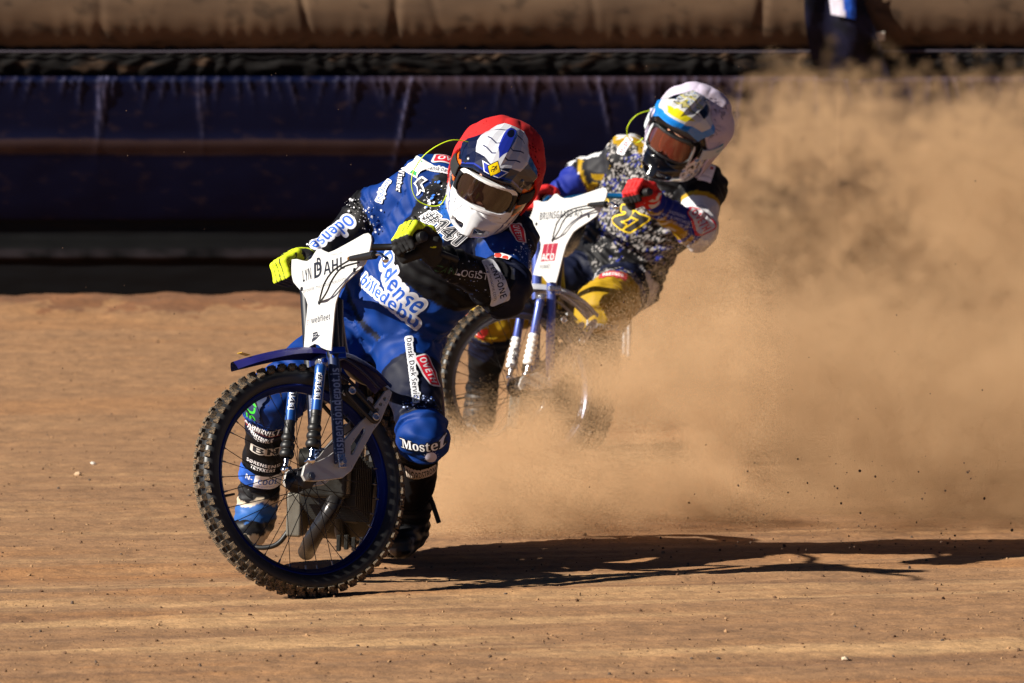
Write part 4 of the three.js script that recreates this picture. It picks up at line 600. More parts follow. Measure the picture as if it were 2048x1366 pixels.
const yellowGlove = (backBlack) => (s, a, r, w, x, y, z) => { const gap = Math.min(...[-0.025, 0, 0.025].map((g) => Math.abs(s - g))); if (gap < 0.0028 && (a > 40 || a < -100)) return C.black; if (backBlack && a > -95 && a < 62 + 200 * noise(x * 20, y * 20, z * 20)) return C.black; if (a > 62 && a < 80 && noise(x * 60, y * 60, z * 60) > 0.1) return C.black; if (a < -30 && a > -170) return C.black; if (a > -30 && a < 44 && noise(x * 26, y * 26, z * 26) > -0.12) return C.black; return C.neon; };
glove(R1.t, bikeA.gripL[0], bikeA.gripL[1], JA.wrL.clone().lerp(gl1, 0.28), yellowGlove(true)); glove(R1.t, bikeA.gripR[0], bikeA.gripR[1], JA.wrR.clone().lerp(gr1, 0.3), yellowGlove(false));
mesh('wrist', rod(JA.wrL.clone().lerp(JA.elL, 0.1), JA.wrL.clone().lerp(gl1, 0.4), 0.036, 0.031, 20), std({ color: C.skin, roughness: 0.6 }), R1.t);
boot(R1.t, P(518, 985, 16.86), P(510, 1035, 16.88), P(492, 1082, 16.72), (x, y, z) => { const v = y + 0.02 * noise(x * 20, y * 20, z * 20); return v > 0.222 ? C.black : v > 0.205 ? C.beige : v > 0.155 ? srgb(34, 84, 150) : v > 0.118 ? C.black : v > 0.078 ? C.beige : C.black; });
boot(R1.t, P(824, 1005, 16.88), P(818, 1055, 17.0), P(800, 1092, 16.84), (x, y, z) => (noise(x * 16, y * 16, z * 16) > 0.34 && y < 0.1 ? srgb(110, 100, 88) : C.black));
mesh('boot_strap', tube([P(846, 985, 16.86), P(862, 1000, 16.84), P(870, 1022, 16.83), P(878, 1046, 16.83)], 0.008, 20, 8), std({ color: C.black, roughness: 0.7 }), R1.t);
const darkBits = ['#10121c', '#10121c'];
helmet(R1.t, P(985, 356, 16.46), V(-0.2, -0.36, 0.91), V(0.37, 0.86, 0.5), 1.09, {
  shell: (X, Y, Z) => { if (Z > 0.02 && Y < 0.075 && Y > -0.05 && Math.abs(X) > 0.094 && Z < 0.1) return Math.abs(Y - 0.015 - (Z - 0.05) * 0.5) < 0.02 || Math.sin(Y * 160 + Z * 60) > 0.3 ? srgb(226, 104, 22) : C.black; if (Y > -0.01) return Z > 0.05 && Y < 0.07 ? C.black : C.navy; const st = Math.abs(X) > 0.07 && Math.sin(Z * 190 + Y * 120) > 0.75; return st ? srgb(30, 34, 110) : Y < -0.14 ? srgb(150, 150, 154) : srgb(222, 222, 224); },
  frame: (X, Y, Z) => (Math.abs(X) < 0.1 && (Y > 0.034 || Y < -0.024) ? srgb(226, 226, 228) : C.black), strap: () => srgb(20, 20, 22),
  lens: phys({ color: srgb(40, 24, 18), metalness: 0.25, roughness: 0.12, clearcoat: 1, clearcoatRoughness: 0.05, transparent: true, opacity: 0.97 }),
  peak: canvas(512, 512, (c) => { c.fillStyle = '#0d1330'; c.fillRect(0, 0, 512, 512); c.fillStyle = '#c2c4cc'; c.beginPath(); c.moveTo(64, 500); c.lineTo(160, 512); c.lineTo(352, 512); c.lineTo(448, 500); c.lineTo(420, 130); c.lineTo(300, 80); c.lineTo(212, 80); c.lineTo(92, 130); c.fill(); c.fillStyle = '#1c2a8c'; c.beginPath(); c.moveTo(205, 430); c.lineTo(256, 460); c.lineTo(310, 430); c.lineTo(290, 200); c.lineTo(256, 130); c.lineTo(222, 200); c.fill(); c.fillStyle = '#0a0d20'; c.beginPath(); c.ellipse(256, 380, 26, 46, 0, 0, 7); c.fill(); c.strokeStyle = '#151b48'; c.lineWidth = 10; for (const [a, b, d, e] of [[127, 300, 222, 250], [385, 300, 290, 250], [127, 200, 222, 150], [385, 200, 290, 150], [127, 400, 205, 430], [385, 400, 310, 430]]) { c.beginPath(); c.moveTo(a, b); c.lineTo(d, e); c.stroke(); } c.fillStyle = '#24348f'; c.fillRect(0, 20, 512, 14); c.fillStyle = '#e4e6ee'; c.beginPath(); c.moveTo(150, 74); c.lineTo(362, 74); c.lineTo(320, 16); c.lineTo(192, 16); c.fill(); c.fillStyle = '#1b2f9a'; c.beginPath(); c.moveTo(162, 68); c.lineTo(350, 68); c.lineTo(314, 22); c.lineTo(198, 22); c.fill(); c.save(); c.translate(256, 60); c.rotate(Math.PI / 4); c.fillStyle = '#0c0c0c'; c.fillRect(-40, -40, 80, 80); c.fillStyle = '#e6c010'; c.fillRect(-35, -35, 70, 70); c.fillStyle = '#1a1a14'; for (let i = 0; i < 26; i++) c.fillRect(rr(-24, 16), rr(-24, 16), rr(4, 10), rr(3, 8)); c.restore(); }),
  cover: (X, Y, Z) => { const m = Math.hypot(X - 0.01, (Z - 0.045) * 1.5); return Y > 0.1 && m < 0.026 && m > 0.012 && Math.sin(X * 600) > -0.4 ? srgb(176, 120, 70) : srgb(184, 14, 18); }, coverTilt: 0.42, coverEdge: 0.008, wrinkle: 0.004, bag: 0.012,
  cord: [[-0.088, 0.105, 0.06], [-0.15, 0.1, 0.1], [-0.2, 0.04, 0.14], [-0.205, -0.03, 0.16], [-0.17, -0.08, 0.165], [-0.125, -0.085, 0.16], [-0.1, -0.07, 0.155], [-0.095, -0.035, 0.15]],
});
{ // prints and sewn patches on the blue suit
  const S = 'bold 90px sans-serif', p = R1.patch, oveth = badge('OVETH', '#c3122c', '#c6c4c8', '#d0ced2'), dansk = ink(640, 120, (c) => { c.font = 'bold 66px sans-serif'; c.lineWidth = 34; c.strokeStyle = '#c8cad0'; c.strokeText('Dansk Dæk Service', 320, 60); c.fillStyle = '#14141e'; c.fillText('Dansk Dæk Service', 320, 60); });
  const odense = (a) => ink(512, 200, (c) => { c.font = 'bold 128px sans-serif'; c.save(); c.translate(256, 100); c.scale(490 / (c.measureText(a).width + 40), 1); c.lineWidth = 40; c.strokeStyle = '#c8cad4'; c.strokeText(a, 0, 0); c.fillStyle = '#1450b8'; c.fillText(a, 0, 0); c.restore(); });
  p('sleeve_print', 664, 464, 130, 112, 50, odense('Odense')); p('belly_print', 792, 572, 40, 150, 50, odense('Odense'), { deep: 0.1 }); p('belly_print', 765, 592, 38, 150, 48, odense('billedebu'), { deep: 0.1 });
  p('chest_number', 890, 456, 34, 112, 58, ink(320, 170, (c) => { c.font = 'bold 118px sans-serif'; c.transform(1, 0, -0.25, 1, 20, 0); c.lineWidth = 26; c.strokeStyle = '#e8e8ea'; c.strokeText('#141', 160, 88); c.lineWidth = 14; c.strokeStyle = '#101014'; c.strokeText('#141', 160, 88); c.fillStyle = '#20242c'; c.fillText('#141', 160, 88); c.lineWidth = 3; c.strokeStyle = '#e8e8ea'; c.strokeText('#141', 160, 88); }), { deep: 0.16, face: 0.55 });
  p('sleeve_print', 936, 547, 14, 118, 26, ink(512, 110, (c) => { c.font = '78px sans-serif'; c.textAlign = 'left'; c.scale(0.86, 1); c.fillStyle = '#1d4a28'; c.fillText('SCAN', 14, 58); c.fillStyle = '#b9bcc4'; c.fillText('LOGISTICS', 200, 58); c.fillStyle = '#1d4a28'; for (const k of [0, 1, 2]) c.fillRect(548 + k * 16, 26, 9, 60); }));
  p('sleeve_band', 992, 560, 72, 96, 40, ink(384, 160, (c) => { c.fillStyle = '#c0c2ca'; c.beginPath(); c.roundRect(6, 10, 372, 136, 26); c.fill(); c.fillStyle = '#14182c'; c.font = 'bold 62px sans-serif'; c.fillText('TENT-ONE', 196, 62); c.font = 'bold 26px sans-serif'; c.fillText('THE', 190, 24); c.font = '34px sans-serif'; c.fillText('www.tent-one.com', 196, 118); }));
  p('shoulder_patch', 1036, 466, 84, 44, 30, oveth); p('shoulder_patch', 905, 322, 16, 62, 22, oveth); p('shoulder_patch', 893, 342, 24, 84, 18, dansk);
  p('sleeve_print', 802, 358, 96, 60, 20, words('Winter', 'bold 110px serif', '#f0f0f4', '#0e1020', 22, 400, 150)); p('sleeve_print', 768, 382, 112, 60, 22, words('Energiplus', S, '#1a4cb0', '#c8cad0', 36, 460, 150));
  p('sleeve_patch', 834, 334, 118, 42, 24, ink(256, 140, (c) => { c.fillStyle = '#eef2ee'; c.fillRect(8, 8, 240, 124); c.fillStyle = '#1d8c4c'; c.font = 'bold 44px sans-serif'; c.fillText('GREEN', 100, 74); c.fillRect(182, 20, 50, 60); }));
  p('sleeve_emblem', 840, 372, 60, 36, 28, ink(200, 160, (c) => { c.fillStyle = '#eef0f4'; c.beginPath(); c.moveTo(10, 40); c.lineTo(60, 10); c.lineTo(90, 50); c.lineTo(190, 30); c.lineTo(150, 80); c.lineTo(180, 140); c.lineTo(100, 120); c.lineTo(40, 150); c.fill(); c.fillStyle = '#12162a'; c.beginPath(); c.moveTo(28, 48); c.lineTo(58, 26); c.lineTo(92, 66); c.lineTo(166, 46); c.lineTo(132, 84); c.lineTo(156, 124); c.lineTo(100, 106); c.lineTo(52, 130); c.fill(); }));
  p('sleeve_emblem', 1004, 514, 20, 40, 24, ink(200, 120, (c) => { c.fillStyle = '#ecebee'; c.beginPath(); c.moveTo(6, 20); c.lineTo(194, 30); c.lineTo(160, 104); c.lineTo(40, 100); c.fill(); c.fillStyle = '#c63a2c'; c.beginPath(); c.ellipse(60, 60, 36, 26, 0, 0, 7); c.ellipse(136, 66, 32, 22, 0, 0, 7); c.fill(); }));
  p('thigh_print', 826, 742, 82, 140, 27, dansk); p('thigh_patch', 857, 741, 80, 66, 32, oveth);
  p('knee_print', 844, 893, -6, 84, 36, ink(420, 170, (c) => { c.font = 'bold 120px serif'; c.lineWidth = 20; c.strokeStyle = '#0c1228'; c.strokeText('Moster', 210, 85); c.fillStyle = '#f2f2f4'; c.fillText('Moster', 210, 85); })); p('knee_print', 862, 914, 0, 34, 32, ink(128, 128, (c) => { c.fillStyle = '#cfcbe0'; c.beginPath(); c.arc(64, 64, 44, 0, 7); c.fill(); for (let i = 0; i < 14; i++) { const a = i * 0.45; c.fillRect(62 + Math.cos(a) * rr(48, 60), 62 + Math.sin(a) * rr(48, 60), 4, 4); } }));
  p('shin_patch', 845, 948, -6, 74, 22, words('NORDSTROM', S, '#2a2420', '#c9b8a8', 40, 420, 130));
  p('thigh_print', 588, 652, -62, 126, 24, ink(640, 130, (c) => { c.fillStyle = '#16234e'; c.fillRect(0, 4, 640, 122); c.fillStyle = '#c8cad0'; c.font = 'bold 92px sans-serif'; c.fillText('LOGISTICS', 330, 68); }));
  p('knee_print', 506, 806, -62, 62, 34, ink(256, 140, (c) => { c.fillStyle = '#1b2a50'; c.fillRect(0, 0, 256, 140); c.fillStyle = '#38c832'; c.font = 'bold 120px sans-serif'; c.fillText('SCAN', 128, 74); }));
  p('shin_print', 520, 864, 8, 84, 24, ink(420, 130, (c) => { c.font = 'bold 66px sans-serif'; c.fillStyle = '#ececf0'; c.fillText('GRØNKVIST', 210, 40); c.fillStyle = '#b01822'; c.fillRect(20, 66, 380, 10); c.fillStyle = '#ececf0'; c.font = 'bold 44px sans-serif'; c.fillText('FARMSERVICE', 210, 104); }));
  p('shin_print', 532, 902, 10, 74, 22, words('BH', S, '#14161e', '#c8c0b8', 20, 240, 120)); p('shin_print', 524, 932, 12, 84, 24, ink(420, 140, (c) => { c.font = 'bold 60px sans-serif'; c.fillStyle = '#e4e2e6'; c.fillText('SØRENSENS', 210, 42); c.font = 'bold 54px sans-serif'; c.fillText('TRYKKERI', 220, 100); }));
  p('shin_patch', 520, 964, 14, 84, 34, ink(420, 180, (c) => { c.fillStyle = '#1a54b4'; c.fillRect(0, 6, 180, 168); c.fillStyle = '#ececf2'; c.fillRect(150, 6, 262, 168); c.font = 'bold 74px sans-serif'; c.fillStyle = '#ececf2'; c.fillText('N-', 90, 80); c.fillStyle = '#1a54b4'; c.fillText('COOL', 286, 76); c.font = '34px sans-serif'; c.fillText('kølservice', 286, 138); }));
  p('speckle_print', 862, 408, 70, 130, 50, specks(11, 60, ['#d0d0d6', '#d0d0d6', '#2a6cd8'], 320, 128), { deep: 0.12 }); p('speckle_print', 720, 420, 130, 60, 110, specks(12, 60, ['#d0d0d6'], 160, 256)); p('speckle_print', 842, 806, 4, 100, 36, specks(13, 70, ['#9fb0dc', '#2a54b0'], 320, 128)); p('speckle_print', 950, 560, 20, 130, 90, specks(14, 60, ['#8a98b8', '#20458c', '#c9cfdc'], 320, 256)); p('speckle_print', 1050, 510, 70, 70, 60, specks(15, 70, ['#8fa4d8', '#d4dcf0'], 200, 200)); p('speckle_print', 625, 505, 128, 40, 50, specks(16, 26, ['#eceef4'], 128, 160));
}
mesh('chest_strap', tube([[826, 436], [840, 462], [858, 488], [884, 508], [915, 520]].map((q) => R1.surf(...q, 0.004)), 0.0105, 40, 8), std({ color: srgb(20, 20, 23), roughness: 0.6 }), R1.t);
rebase(R1.t, V(JA.hipM.x, 0, JA.hipM.z));

// ---------------------------------------------------------------- chasing bike and rider (blue, black and yellow)
const nB = V(0.56, 0.13, 0.82).normalize();
const k7 = (x, y) => [1030 + x / 4.6545, 340 + y / 4.6545];
const gl2 = P(1276, 388, 20.72), gr2 = P(1078, 404, 21.28), royalTube = phys({ color: srgb(84, 98, 168), metalness: 0.5, roughness: 0.28, clearcoat: 0.5 });
const bikeB = {
  label: 'chasing speedway motorcycle with white fork bellows wrapped in dust', hub: [1037, 776, 20.6], axle: V(0.42, 0.14, 0.9), plateAxis: nB, heading: V(-0.22, 0, 0.975), lean: 0.1, plateRake: 0.1, plateZ: 0.045, forkTop: 0.68, bellows: 6, longBellows: true,
  rim: std({ color: srgb(96, 98, 112), metalness: 0.7, roughness: 0.4 }), spoke: std({ color: srgb(30, 30, 34), metalness: 0.7, roughness: 0.4 }), legMat: royalTube, damperMat: royalTube, anodised: alu, bellowsMat: std({ color: srgb(232, 232, 230), roughness: 0.5 }), stayMat: std({ color: srgb(196, 196, 196), roughness: 0.5 }), guardMat: phys({ color: srgb(200, 202, 206), roughness: 0.4 }), barMat: std({ color: srgb(24, 120, 190), metalness: 0.6, roughness: 0.3 }), frameMat: blackTube, eyeMat: alu, clampMat: alu,
  plate: [[180, 292], [215, 285], [260, 300], [310, 292], [345, 262], [372, 228], [395, 224], [425, 250], [460, 266], [530, 262], [640, 228], [750, 190], [820, 166], [850, 172], [862, 205], [850, 260], [815, 330], [795, 380], [760, 430], [690, 480], [610, 530], [550, 575], [510, 640], [480, 700], [455, 780], [430, 880], [405, 980], [385, 1048], [350, 1040], [310, 1050], [285, 1020], [260, 985], [230, 985], [200, 978], [175, 975], [195, 900], [225, 800], [245, 740], [248, 690], [225, 600], [190, 540], [150, 480], [138, 460], [165, 400], [182, 340]].map((p) => k7(...p)),
  plateBolts: [k7(688, 430), k7(200, 503), k7(350, 655)], lever: [[...k7(700, 325), 0.03], [...k7(850, 318), 0.035], [...k7(905, 308), 0.04], [...k7(945, 342), 0.04]],
  cables: [[[...k7(350, 655), 0.003], [...k7(362, 590), 0.03], [...k7(400, 480), 0.045], [...k7(500, 380), 0.05], [...k7(700, 325), 0.035]], [[...k7(352, 655), 0.003], [...k7(410, 560), 0.03], [...k7(460, 460), 0.04], [...k7(560, 385), 0.04], [...k7(740, 352), 0.03]]],
  gripL: [gl2.clone().addScaledVector(nB, 0.075), gl2.clone().addScaledVector(nB, -0.058)], gripR: [gr2.clone().addScaledVector(nB, -0.068), gr2.clone().addScaledVector(nB, 0.062)],
  plateArt(ctx, to, text) {
    const T = (s, a, e, u, f, c = '#15151a') => text(s, k7(...a), k7(...e), k7(...u), f, c), reg = '100px sans-serif', bold = 'bold 100px sans-serif';
    T('BRUNSGAARD A/S', [232, 468], [634, 428], [236, 398], bold); T('rammen skaber løsninger', [222, 518], [572, 488], [222, 485], reg, '#7c7c82');
    ctx.fillStyle = '#8c1a2c'; ctx.beginPath(); [[275, 690], [410, 680], [376, 846], [243, 854]].forEach((q, i) => { const [a, b] = to(...k7(...q)); i ? ctx.lineTo(a, b) : ctx.moveTo(a, b); }); ctx.fill(); ctx.strokeStyle = '#c4c4c2'; ctx.lineWidth = 7; for (const [a, b] of [[[318, 688], [288, 850]], [[362, 684], [330, 850]]]) { ctx.beginPath(); ctx.moveTo(...to(...k7(...a))); ctx.lineTo(...to(...k7(...b))); ctx.stroke(); }
    T('ACO', [250, 842], [370, 836], [258, 782], bold, '#c4c4c2'); T('|FUNKI|', [220, 925], [345, 915], [224, 885], bold);
  },
};
const bB = bike(bikeB); rebase(bikeB.thing, V(bB.hub.x, 0, bB.hub.z));
const JB = { hipR: P(1195, 545, 21.5), hipL: P(1262, 560, 21.42), chestM: P(1318, 395, 21.25), shR: P(1258, 318, 21.32), shL: P(1404, 372, 21.14), neck: P(1352, 325, 21.12), head: P(1366, 284, 21.02), elR: P(1165, 352, 21.42), wrR: P(1108, 392, 21.34), elL: P(1394, 462, 20.94), wrL: P(1312, 408, 20.8), knL: P(1206, 618, 21.02), anL: P(1185, 770, 21.36), knR: P(985, 635, 21.12), anR: P(962, 800, 21.36) };
JB.hipM = JB.hipR.clone().lerp(JB.hipL, 0.5);
const tsB = JB.shL.clone().sub(JB.shR).normalize();
const R2 = rider({
  label: 'rider with white helmet cover and red gloves chasing through dust', J: JB, depth: 21.1, foldDir: JB.chestM.clone().sub(JB.hipM).normalize(),
  bones: [...torso(), ['upper_arm_right', 'shR', 'elR', 0.078, 0.068, 'armR'], ['forearm_right', 'elR', 'wrR', 0.062, 0.044, 'armR'], ['upper_arm_left', 'shL', 'elL', 0.082, 0.074, 'armL'], ['forearm_left', 'elL', 'wrL', 0.072, 0.046, 'armL'], ['thigh_left', 'hipL', 'knL', 0.116, 0.1, 'legL'], ['shin_left', 'knL', 'anL', 0.096, 0.06, 'legL'], ['thigh_right', 'hipR', 'knR', 0.11, 0.086, 'legR'], ['shin_right', 'knR', 'anR', 0.082, 0.06, 'legR']],
  paint(n, t, x, y, z, nx, ny) {
    const p = V(x, y, z), s = p.clone().sub(JB.chestM).dot(tsB), m = noise(x * 70 + y * 46, y * 120 - x * 52, z * 70) + 0.55 * noise(x * 130 - y * 60, y * 170 + x * 60, z * 120);
    const camo = m > 0.2 ? srgb(152, 148, 146) : m > -0.24 ? C.black : noise(x * 14, y * 14, z * 14) > 0.05 ? C.royal : C.black;
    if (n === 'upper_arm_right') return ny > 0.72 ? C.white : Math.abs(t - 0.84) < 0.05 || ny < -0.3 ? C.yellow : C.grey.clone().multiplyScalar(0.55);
    if (n === 'forearm_right') return C.royal;
    if (n === 'upper_arm_left') return t < 0.42 ? C.black : t < 0.5 ? C.yellow : C.white;
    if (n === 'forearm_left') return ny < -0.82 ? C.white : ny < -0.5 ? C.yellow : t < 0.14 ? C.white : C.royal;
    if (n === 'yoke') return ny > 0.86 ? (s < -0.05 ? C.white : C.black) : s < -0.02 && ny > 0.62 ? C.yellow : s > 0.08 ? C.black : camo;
    if (n === 'collar') return s > 0.03 ? C.black : camo;
    if (n === 'thigh_left') return t < 0.3 ? C.white : t < 0.44 ? C.navy : t < 0.56 ? camo : C.yellow;
    if (n === 'shin_left') return t < 0.08 ? C.yellow : C.black;
    if (n === 'thigh_right') return t < 0.5 ? C.navy : C.yellow;
    if (n === 'shin_right') return t < 0.15 ? C.yellow : t < 0.4 ? C.navy : C.black;
    const lo = p.clone().sub(JB.hipM).dot(JB.chestM.clone().sub(JB.hipM)) / JB.chestM.distanceToSquared(JB.hipM); return s > 0.15 || (lo < 0.5 && noise(x * 30, y * 30, z * 30) < 0.35 - 0.5 * lo) ? C.black : camo;  // lower torso blackened in its colour to carry the shade there
  },
});
const redGlove = (s, a, r, w, x, y, z) => { if (a < 18 && a > -60 && r > 0.05) return noise(x * 40, y * 40, z * 40) > -0.1 ? C.red : C.white; if (a < -60 && a > -150) return C.black; return C.red; };
glove(R2.t, bikeB.gripL[0].clone().addScaledVector(nB, -0.014), bikeB.gripL[1], JB.wrL.clone().lerp(gl2, 0.2), redGlove); glove(R2.t, bikeB.gripR[0], bikeB.gripR[1], JB.wrR.clone().lerp(gr2, 0.3), redGlove);
mesh('wrist', rod(JB.wrL.clone().lerp(JB.elL, 0.12), JB.wrL.clone().lerp(gl2, 0.3), 0.037, 0.032, 20), std({ color: C.skin, roughness: 0.6 }), R2.t);
boot(R2.t, P(963, 795, 21.34), P(958, 835, 21.36), P(945, 872, 21.22), () => C.black); boot(R2.t, P(1186, 770, 21.36), P(1182, 815, 21.46), P(1166, 852, 21.3), () => C.black);
helmet(R2.t, P(1365, 272, 20.96), V(-0.42, -0.26, 0.87), V(0.4, 0.87, 0.3), 1.13, {
  shell: (X, Y, Z) => { const m = noise(X * 60, Y * 60, Z * 60); if (Y > -0.01) return C.black; if (Y < -0.045 && Math.abs(X) < 0.075 && Z > 0.1 && Y > -0.11) return C.black; return m > 0.3 ? C.black : m < -0.32 ? srgb(40, 120, 200) : Math.abs(m - 0.08) < 0.03 ? C.yellow : srgb(224, 224, 226); },
  frame: (X, Y) => (Math.abs(X) > 0.085 ? srgb(196, 200, 204) : Y < -0.02 ? C.black : srgb(30, 30, 32)), strap: (X, Y, Z) => (Math.abs(Math.abs(Y - 0.03) - 0.01) < 0.004 && Z < 0.02 ? srgb(70, 150, 170) : srgb(186, 194, 200)), strapLift: 0.016,
  lens: phys({ color: srgb(112, 54, 38), transmission: 0.5, roughness: 0.05, clearcoat: 1, clearcoatRoughness: 0.04 }),
  peak: canvas(512, 512, (c) => { c.fillStyle = '#1c78cc'; c.fillRect(0, 0, 512, 512); c.fillStyle = '#c2c3c4'; c.beginPath(); c.moveTo(20, 512); c.lineTo(492, 512); c.lineTo(474, 110); c.lineTo(380, 52); c.lineTo(132, 52); c.lineTo(38, 110); c.fill(); c.fillStyle = '#d2c41c'; c.beginPath(); c.moveTo(120, 140); c.lineTo(392, 140); c.lineTo(350, 70); c.lineTo(162, 70); c.fill(); for (let i = 0; i < 90; i++) { c.fillStyle = ['#0e0e12', '#0e0e12', '#1c78cc', '#d2c41c'][i % 4]; const x = rr(110, 400), y = rr(230, 505); c.fillRect(x, y, rr(8, 26), rr(6, 20)); } c.fillStyle = '#0c0c10'; for (const s of [0, 1]) { c.save(); if (s) { c.translate(512, 0); c.scale(-1, 1); } c.beginPath(); c.moveTo(70, 470); c.lineTo(130, 440); c.lineTo(150, 250); c.lineTo(96, 230); c.fill(); c.restore(); } c.lineWidth = 9; c.strokeStyle = '#d2c41c'; c.strokeRect(150, 330, 212, 20); c.fillStyle = '#b9b070'; c.strokeStyle = '#111'; c.lineWidth = 7; c.beginPath(); c.moveTo(150, 210); c.lineTo(240, 260); c.lineTo(262, 232); c.lineTo(380, 216); c.lineTo(280, 196); c.lineTo(250, 160); c.lineTo(236, 196); c.closePath(); c.fill(); c.stroke(); }),
  cover: (X, Y, Z) => { const m = Math.hypot((X + 0.005) * 0.8, (Z - 0.035) * 1.3), q = noise(X * 90, Y * 90, Z * 90); return Y > 0.1 && m < 0.034 && m > 0.014 && q > -0.25 ? srgb(150, 124, 118) : srgb(188, 178, 200).lerp(srgb(168, 146, 138), 0.4 * smooth(0.1, 0.5, noise(X * 9, Y * 9, Z * 9) + 0.3 * q)); }, peakLift: 0.026, coverTilt: 0.42, coverEdge: 0.04, wrinkle: 0.005, bag: 0.03,
  cord: [[-0.11, 0.085, 0.12], [-0.14, 0.06, 0.16], [-0.15, 0.01, 0.175], [-0.135, -0.03, 0.165], [-0.115, -0.045, 0.15], [-0.1, -0.035, 0.145], [-0.092, -0.015, 0.14]],
});
{
  const p = R2.patch, S = 'bold 90px sans-serif', oveth = badge('OVETH', '#c6c4c8', '#c3122c', '#c3122c', 256, 128);
  p('chest_number', 1256, 440, 16, 92, 58, ink(320, 200, (c) => { c.font = 'bold 190px sans-serif'; c.transform(1, 0, -0.3, 1, 34, 0); c.lineWidth = 34; c.strokeStyle = '#e0c01c'; c.strokeText('27', 160, 104); c.lineWidth = 14; c.strokeStyle = '#1c1c1e'; c.strokeText('27', 160, 104); c.fillStyle = '#2e2e2e'; c.fillText('27', 160, 104); }), { deep: 0.14, face: 0.4 });
  p('sleeve_patch', 1402, 440, 58, 56, 34, oveth); p('sleeve_print', 1350, 438, 22, 60, 34, ink(320, 180, (c) => { c.fillStyle = '#aab4e0'; c.font = '40px sans-serif'; c.fillText('SVEJSNING', 160, 34); c.fillText('VIKAR & SPECIALIST', 160, 84); c.fillText('TLF. +45 65 96 37', 160, 134); }));
  p('shoulder_patch', 1250, 290, 112, 46, 18, words('OVETH', S, '#c3122c', '#ecebf0', 44, 320, 120)); p('sleeve_print', 1415, 345, 20, 40, 40, ink(160, 160, (c) => { c.fillStyle = '#e8e8ee'; c.fillRect(20, 10, 110, 140); c.fillStyle = '#b02030'; c.fillRect(90, 30, 24, 20); }));
  p('thigh_patch', 1226, 548, 14, 50, 18, ink(320, 120, (c) => { c.fillStyle = '#b8343a'; c.fillRect(0, 0, 320, 120); c.fillStyle = '#f0e8e8'; c.font = 'bold 60px sans-serif'; c.fillText('PARTNER', 160, 62); })); p('knee_print', 1206, 654, 12, 66, 22, words('HARTMANN', S, '#aaa9b0', null, 4, 420, 120));
  p('chest_print', 1208, 400, 60, 30, 26, words('27', S, '#33312a', '#d8b81c', 26, 200, 140));
  p('shin_patch', 940, 652, 14, 40, 22, ink(200, 110, (c) => { c.fillStyle = '#c0302c'; c.fillRect(0, 0, 200, 110); c.fillStyle = '#f0e6e0'; c.font = 'bold 50px sans-serif'; c.fillText('DIKKA', 100, 56); }));
}
rebase(R2.t, V(JB.hipM.x, 0, JB.hipM.z));

// ---------------------------------------------------------------- dust thrown up by the rear wheels: millions of specks, in small puffs
const EVEN = V(-0.45, 0.7, 0.55).normalize();
function speckCluster(n, r, e) {
  const pos = []; for (let i = 0; i < n; i++) { const q = V(rr(-1, 1) + rr(-1, 1), rr(-1, 1) + rr(-1, 1), rr(-1, 1) + rr(-1, 1)).multiplyScalar(r * 0.6), a = V(rr(-1, 1), rr(-1, 1), rr(-1, 1)).normalize(), b = a.clone().cross(V(rr(-1, 1), rr(-1, 1), rr(-1, 1))).normalize(), s = e * rr(0.55, 1.3); for (let k = 0; k < 3; k++) { const t = k * 2.094 + rr(-0.3, 0.3), p = q.clone().addScaledVector(a, Math.cos(t) * s * 0.577).addScaledVector(b, Math.sin(t) * s * 0.577); pos.push(p.x, p.y, p.z); } }
  const g = new THREE.BufferGeometry(); g.setAttribute('position', new THREE.Float32BufferAttribute(pos, 3)); g.setAttribute('normal', new THREE.Float32BufferAttribute(pos.map((_, i) => EVEN.getComponent(i % 3)), 3)); return g;   // round grains: every speck scatters alike, however its facet lies
}
function dust(name, label, N, n0, e, opacity, lo, hi, rho, spread) {
  const m = phys({ color: new THREE.Color(0.64, 0.42, 0.24), roughness: 1, specularIntensity: 0, transmission: 0.5, thickness: 0, transparent: opacity < 1, opacity });
  const im = new THREE.InstancedMesh(speckCluster(n0, spread, e), m, N), M = new THREE.Matrix4(), q = new THREE.Quaternion(), eu = new THREE.Euler(), s = V(1, 1, 1);
  im.name = name; im.userData = { kind: 'stuff', label, category: 'dust' }; im.castShadow = im.receiveShadow = true;
  let n = 0, tries = 0; while (n < N && tries++ < N * 60) { const x = rr(lo.x, hi.x), y = rr(lo.y, hi.y), z = rr(lo.z, hi.z); if (rnd() > rho(x, y, z)) continue; im.setMatrixAt(n++, M.compose(V(x, y, z), q.setFromAxisAngle(EVEN, rr(0, 6.3)), s.setScalar(rr(0.8, 1.25)))); }
  im.count = n; scene.add(im); return im;
}
const puff = (x, y, z, k) => { const wx = 0.35 * noise(x * 1.3, y * 1.3, z * 1.3 + k), wy = 0.3 * noise(x * 1.3 + 7, y * 1.3, z * 1.3 + k); return fbm((x + wx) * 1.7 - 0.6 * y + k, (y + wy) * 2.2 + 0.5 * x, z * 1.2 + k, 5) + 0.12 * Math.abs(noise((x + wy) * 5.5 - 2 * y, (y + wx) * 7, z * 4 + k)) - 0.03; };
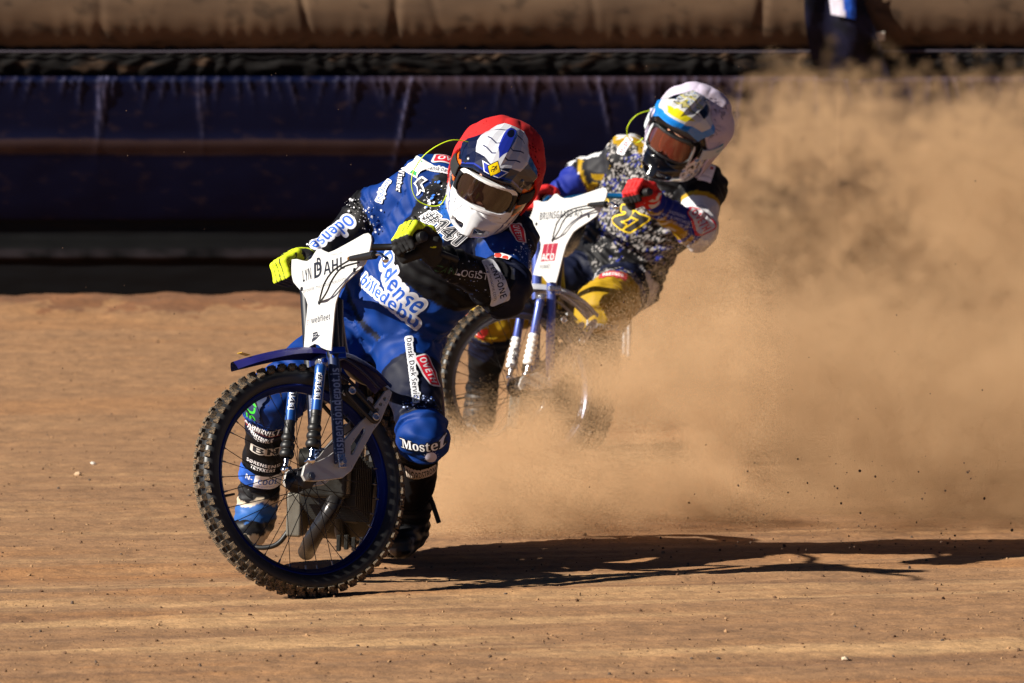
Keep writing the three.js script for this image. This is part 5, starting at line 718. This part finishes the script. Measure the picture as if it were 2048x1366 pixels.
const lowDust = (x, y, z) => {
  const b = puff(x, y, z, 3.1), top = 0.22 + 0.46 * smooth(-0.3, 0.3, x) + 0.3 * smooth(0.25, 1.0, x) + 0.12 * smooth(1.2, 2.5, x);
  const v = smooth(top * 1.22, top * 0.28, y + 0.35 * b) * smooth(-0.46, 0.15, x - 0.15 * (z + 3.3) + 0.25 * b), front = smooth(-1.5, -2.9, z + 0.4 * b - 0.5 * y);
  const roost = smooth(0.34, 0.08, y + 0.3 * b) * smooth(-0.38, -0.2, x) * smooth(0.6, 0.0, x) * smooth(-1.6, -1.95, z);
  return Math.max(v * front * clamp(0.3 + 0.25 * smooth(0.4, 1.4, x) + 3.6 * b) * (0.3 + 0.7 * smooth(0.85, 0.25, y)), 0.7 * roost * clamp(0.5 + 2 * b));
};
const veil = (x) => smooth(0.95, 0.75, x);
dust('dust_haze', 'thin brown dust drifting across the chasing bike and its front wheel', 19000, 250, 0.0027, 0.29, V(-0.5, 0, -4.35), V(1.0, 1.3, -1.5), (x, y, z) => veil(x) * lowDust(x, y, z) * (1 - 0.45 * smooth(-0.2, 0.0, x) * smooth(0.5, 0.3, x) * smooth(0.1, 0.22, y)), 0.045);
dust('rolling_dust', 'low dust rolling right of the chasing bike above the long shadows', 66000, 1500, 0.0006, 1, V(0.7, 0, -4.35), V(3.8, 1.3, -1.5), (x, y, z) => (1 - veil(x)) * lowDust(x, y, z), 0.045);
dust('dust_cloud', 'billowing tan dust cloud thrown up behind the chasing rider', 92000, 3000, 0.0006, 1, V(-0.3, 0.02, -10.5), V(5.2, 2.2, -4.9), (x, y, z) => {
  if (z > -5.9 && x * 22 / (16 - z) < 0.78 + 0.2 * y) return 0;
  const xs = x * 22 / (16 - z), top = lerp(0.72, 1.5, smooth(0.1, 1.15, xs)) - 0.02 * (z + 8), b = puff(x, y, z, 9.7);
  return smooth(top * 1.16, top * 0.66, y + 0.4 * b) * smooth(-0.05, 1.0, xs + 0.45 * b + 0.25 * (1 - y)) * clamp(0.15 + 5.8 * b);
}, 0.036);
// clods flung up by the rear wheel
{
  const g = new THREE.IcosahedronGeometry(1, 0), N = 420, im = new THREE.InstancedMesh(g, std({ color: srgb(70, 50, 36), roughness: 1 }), N), M = new THREE.Matrix4(), q = new THREE.Quaternion(), eu = new THREE.Euler();
  im.name = 'flying_dirt'; im.userData = { kind: 'stuff', label: 'dark crumbs of dirt flung up above the long shadows', category: 'dirt' }; im.castShadow = true;
  for (let i = 0; i < N; i++) { const px = i < 330 ? 1560 + 460 * (rnd() + rnd() - 0.7) : rr(100, 2000), py = i < 330 ? 1100 - 190 * Math.pow(rnd(), 2.2) : rr(120, 1000), d = i < 330 ? rr(16.9, 18) : rr(15.4, 19), p = P(px, py, d), s = i < 330 ? 0.001 + 0.0042 * Math.pow(rnd(), 5) : 0.0012 + 0.0016 * rnd(); im.setMatrixAt(i, M.compose(p, q.setFromEuler(eu.set(rr(0, 6), rr(0, 6), rr(0, 6))), V(s * rr(0.8, 1.6), s, s))); }
  scene.add(im);
}
renderer.render(scene, camera);
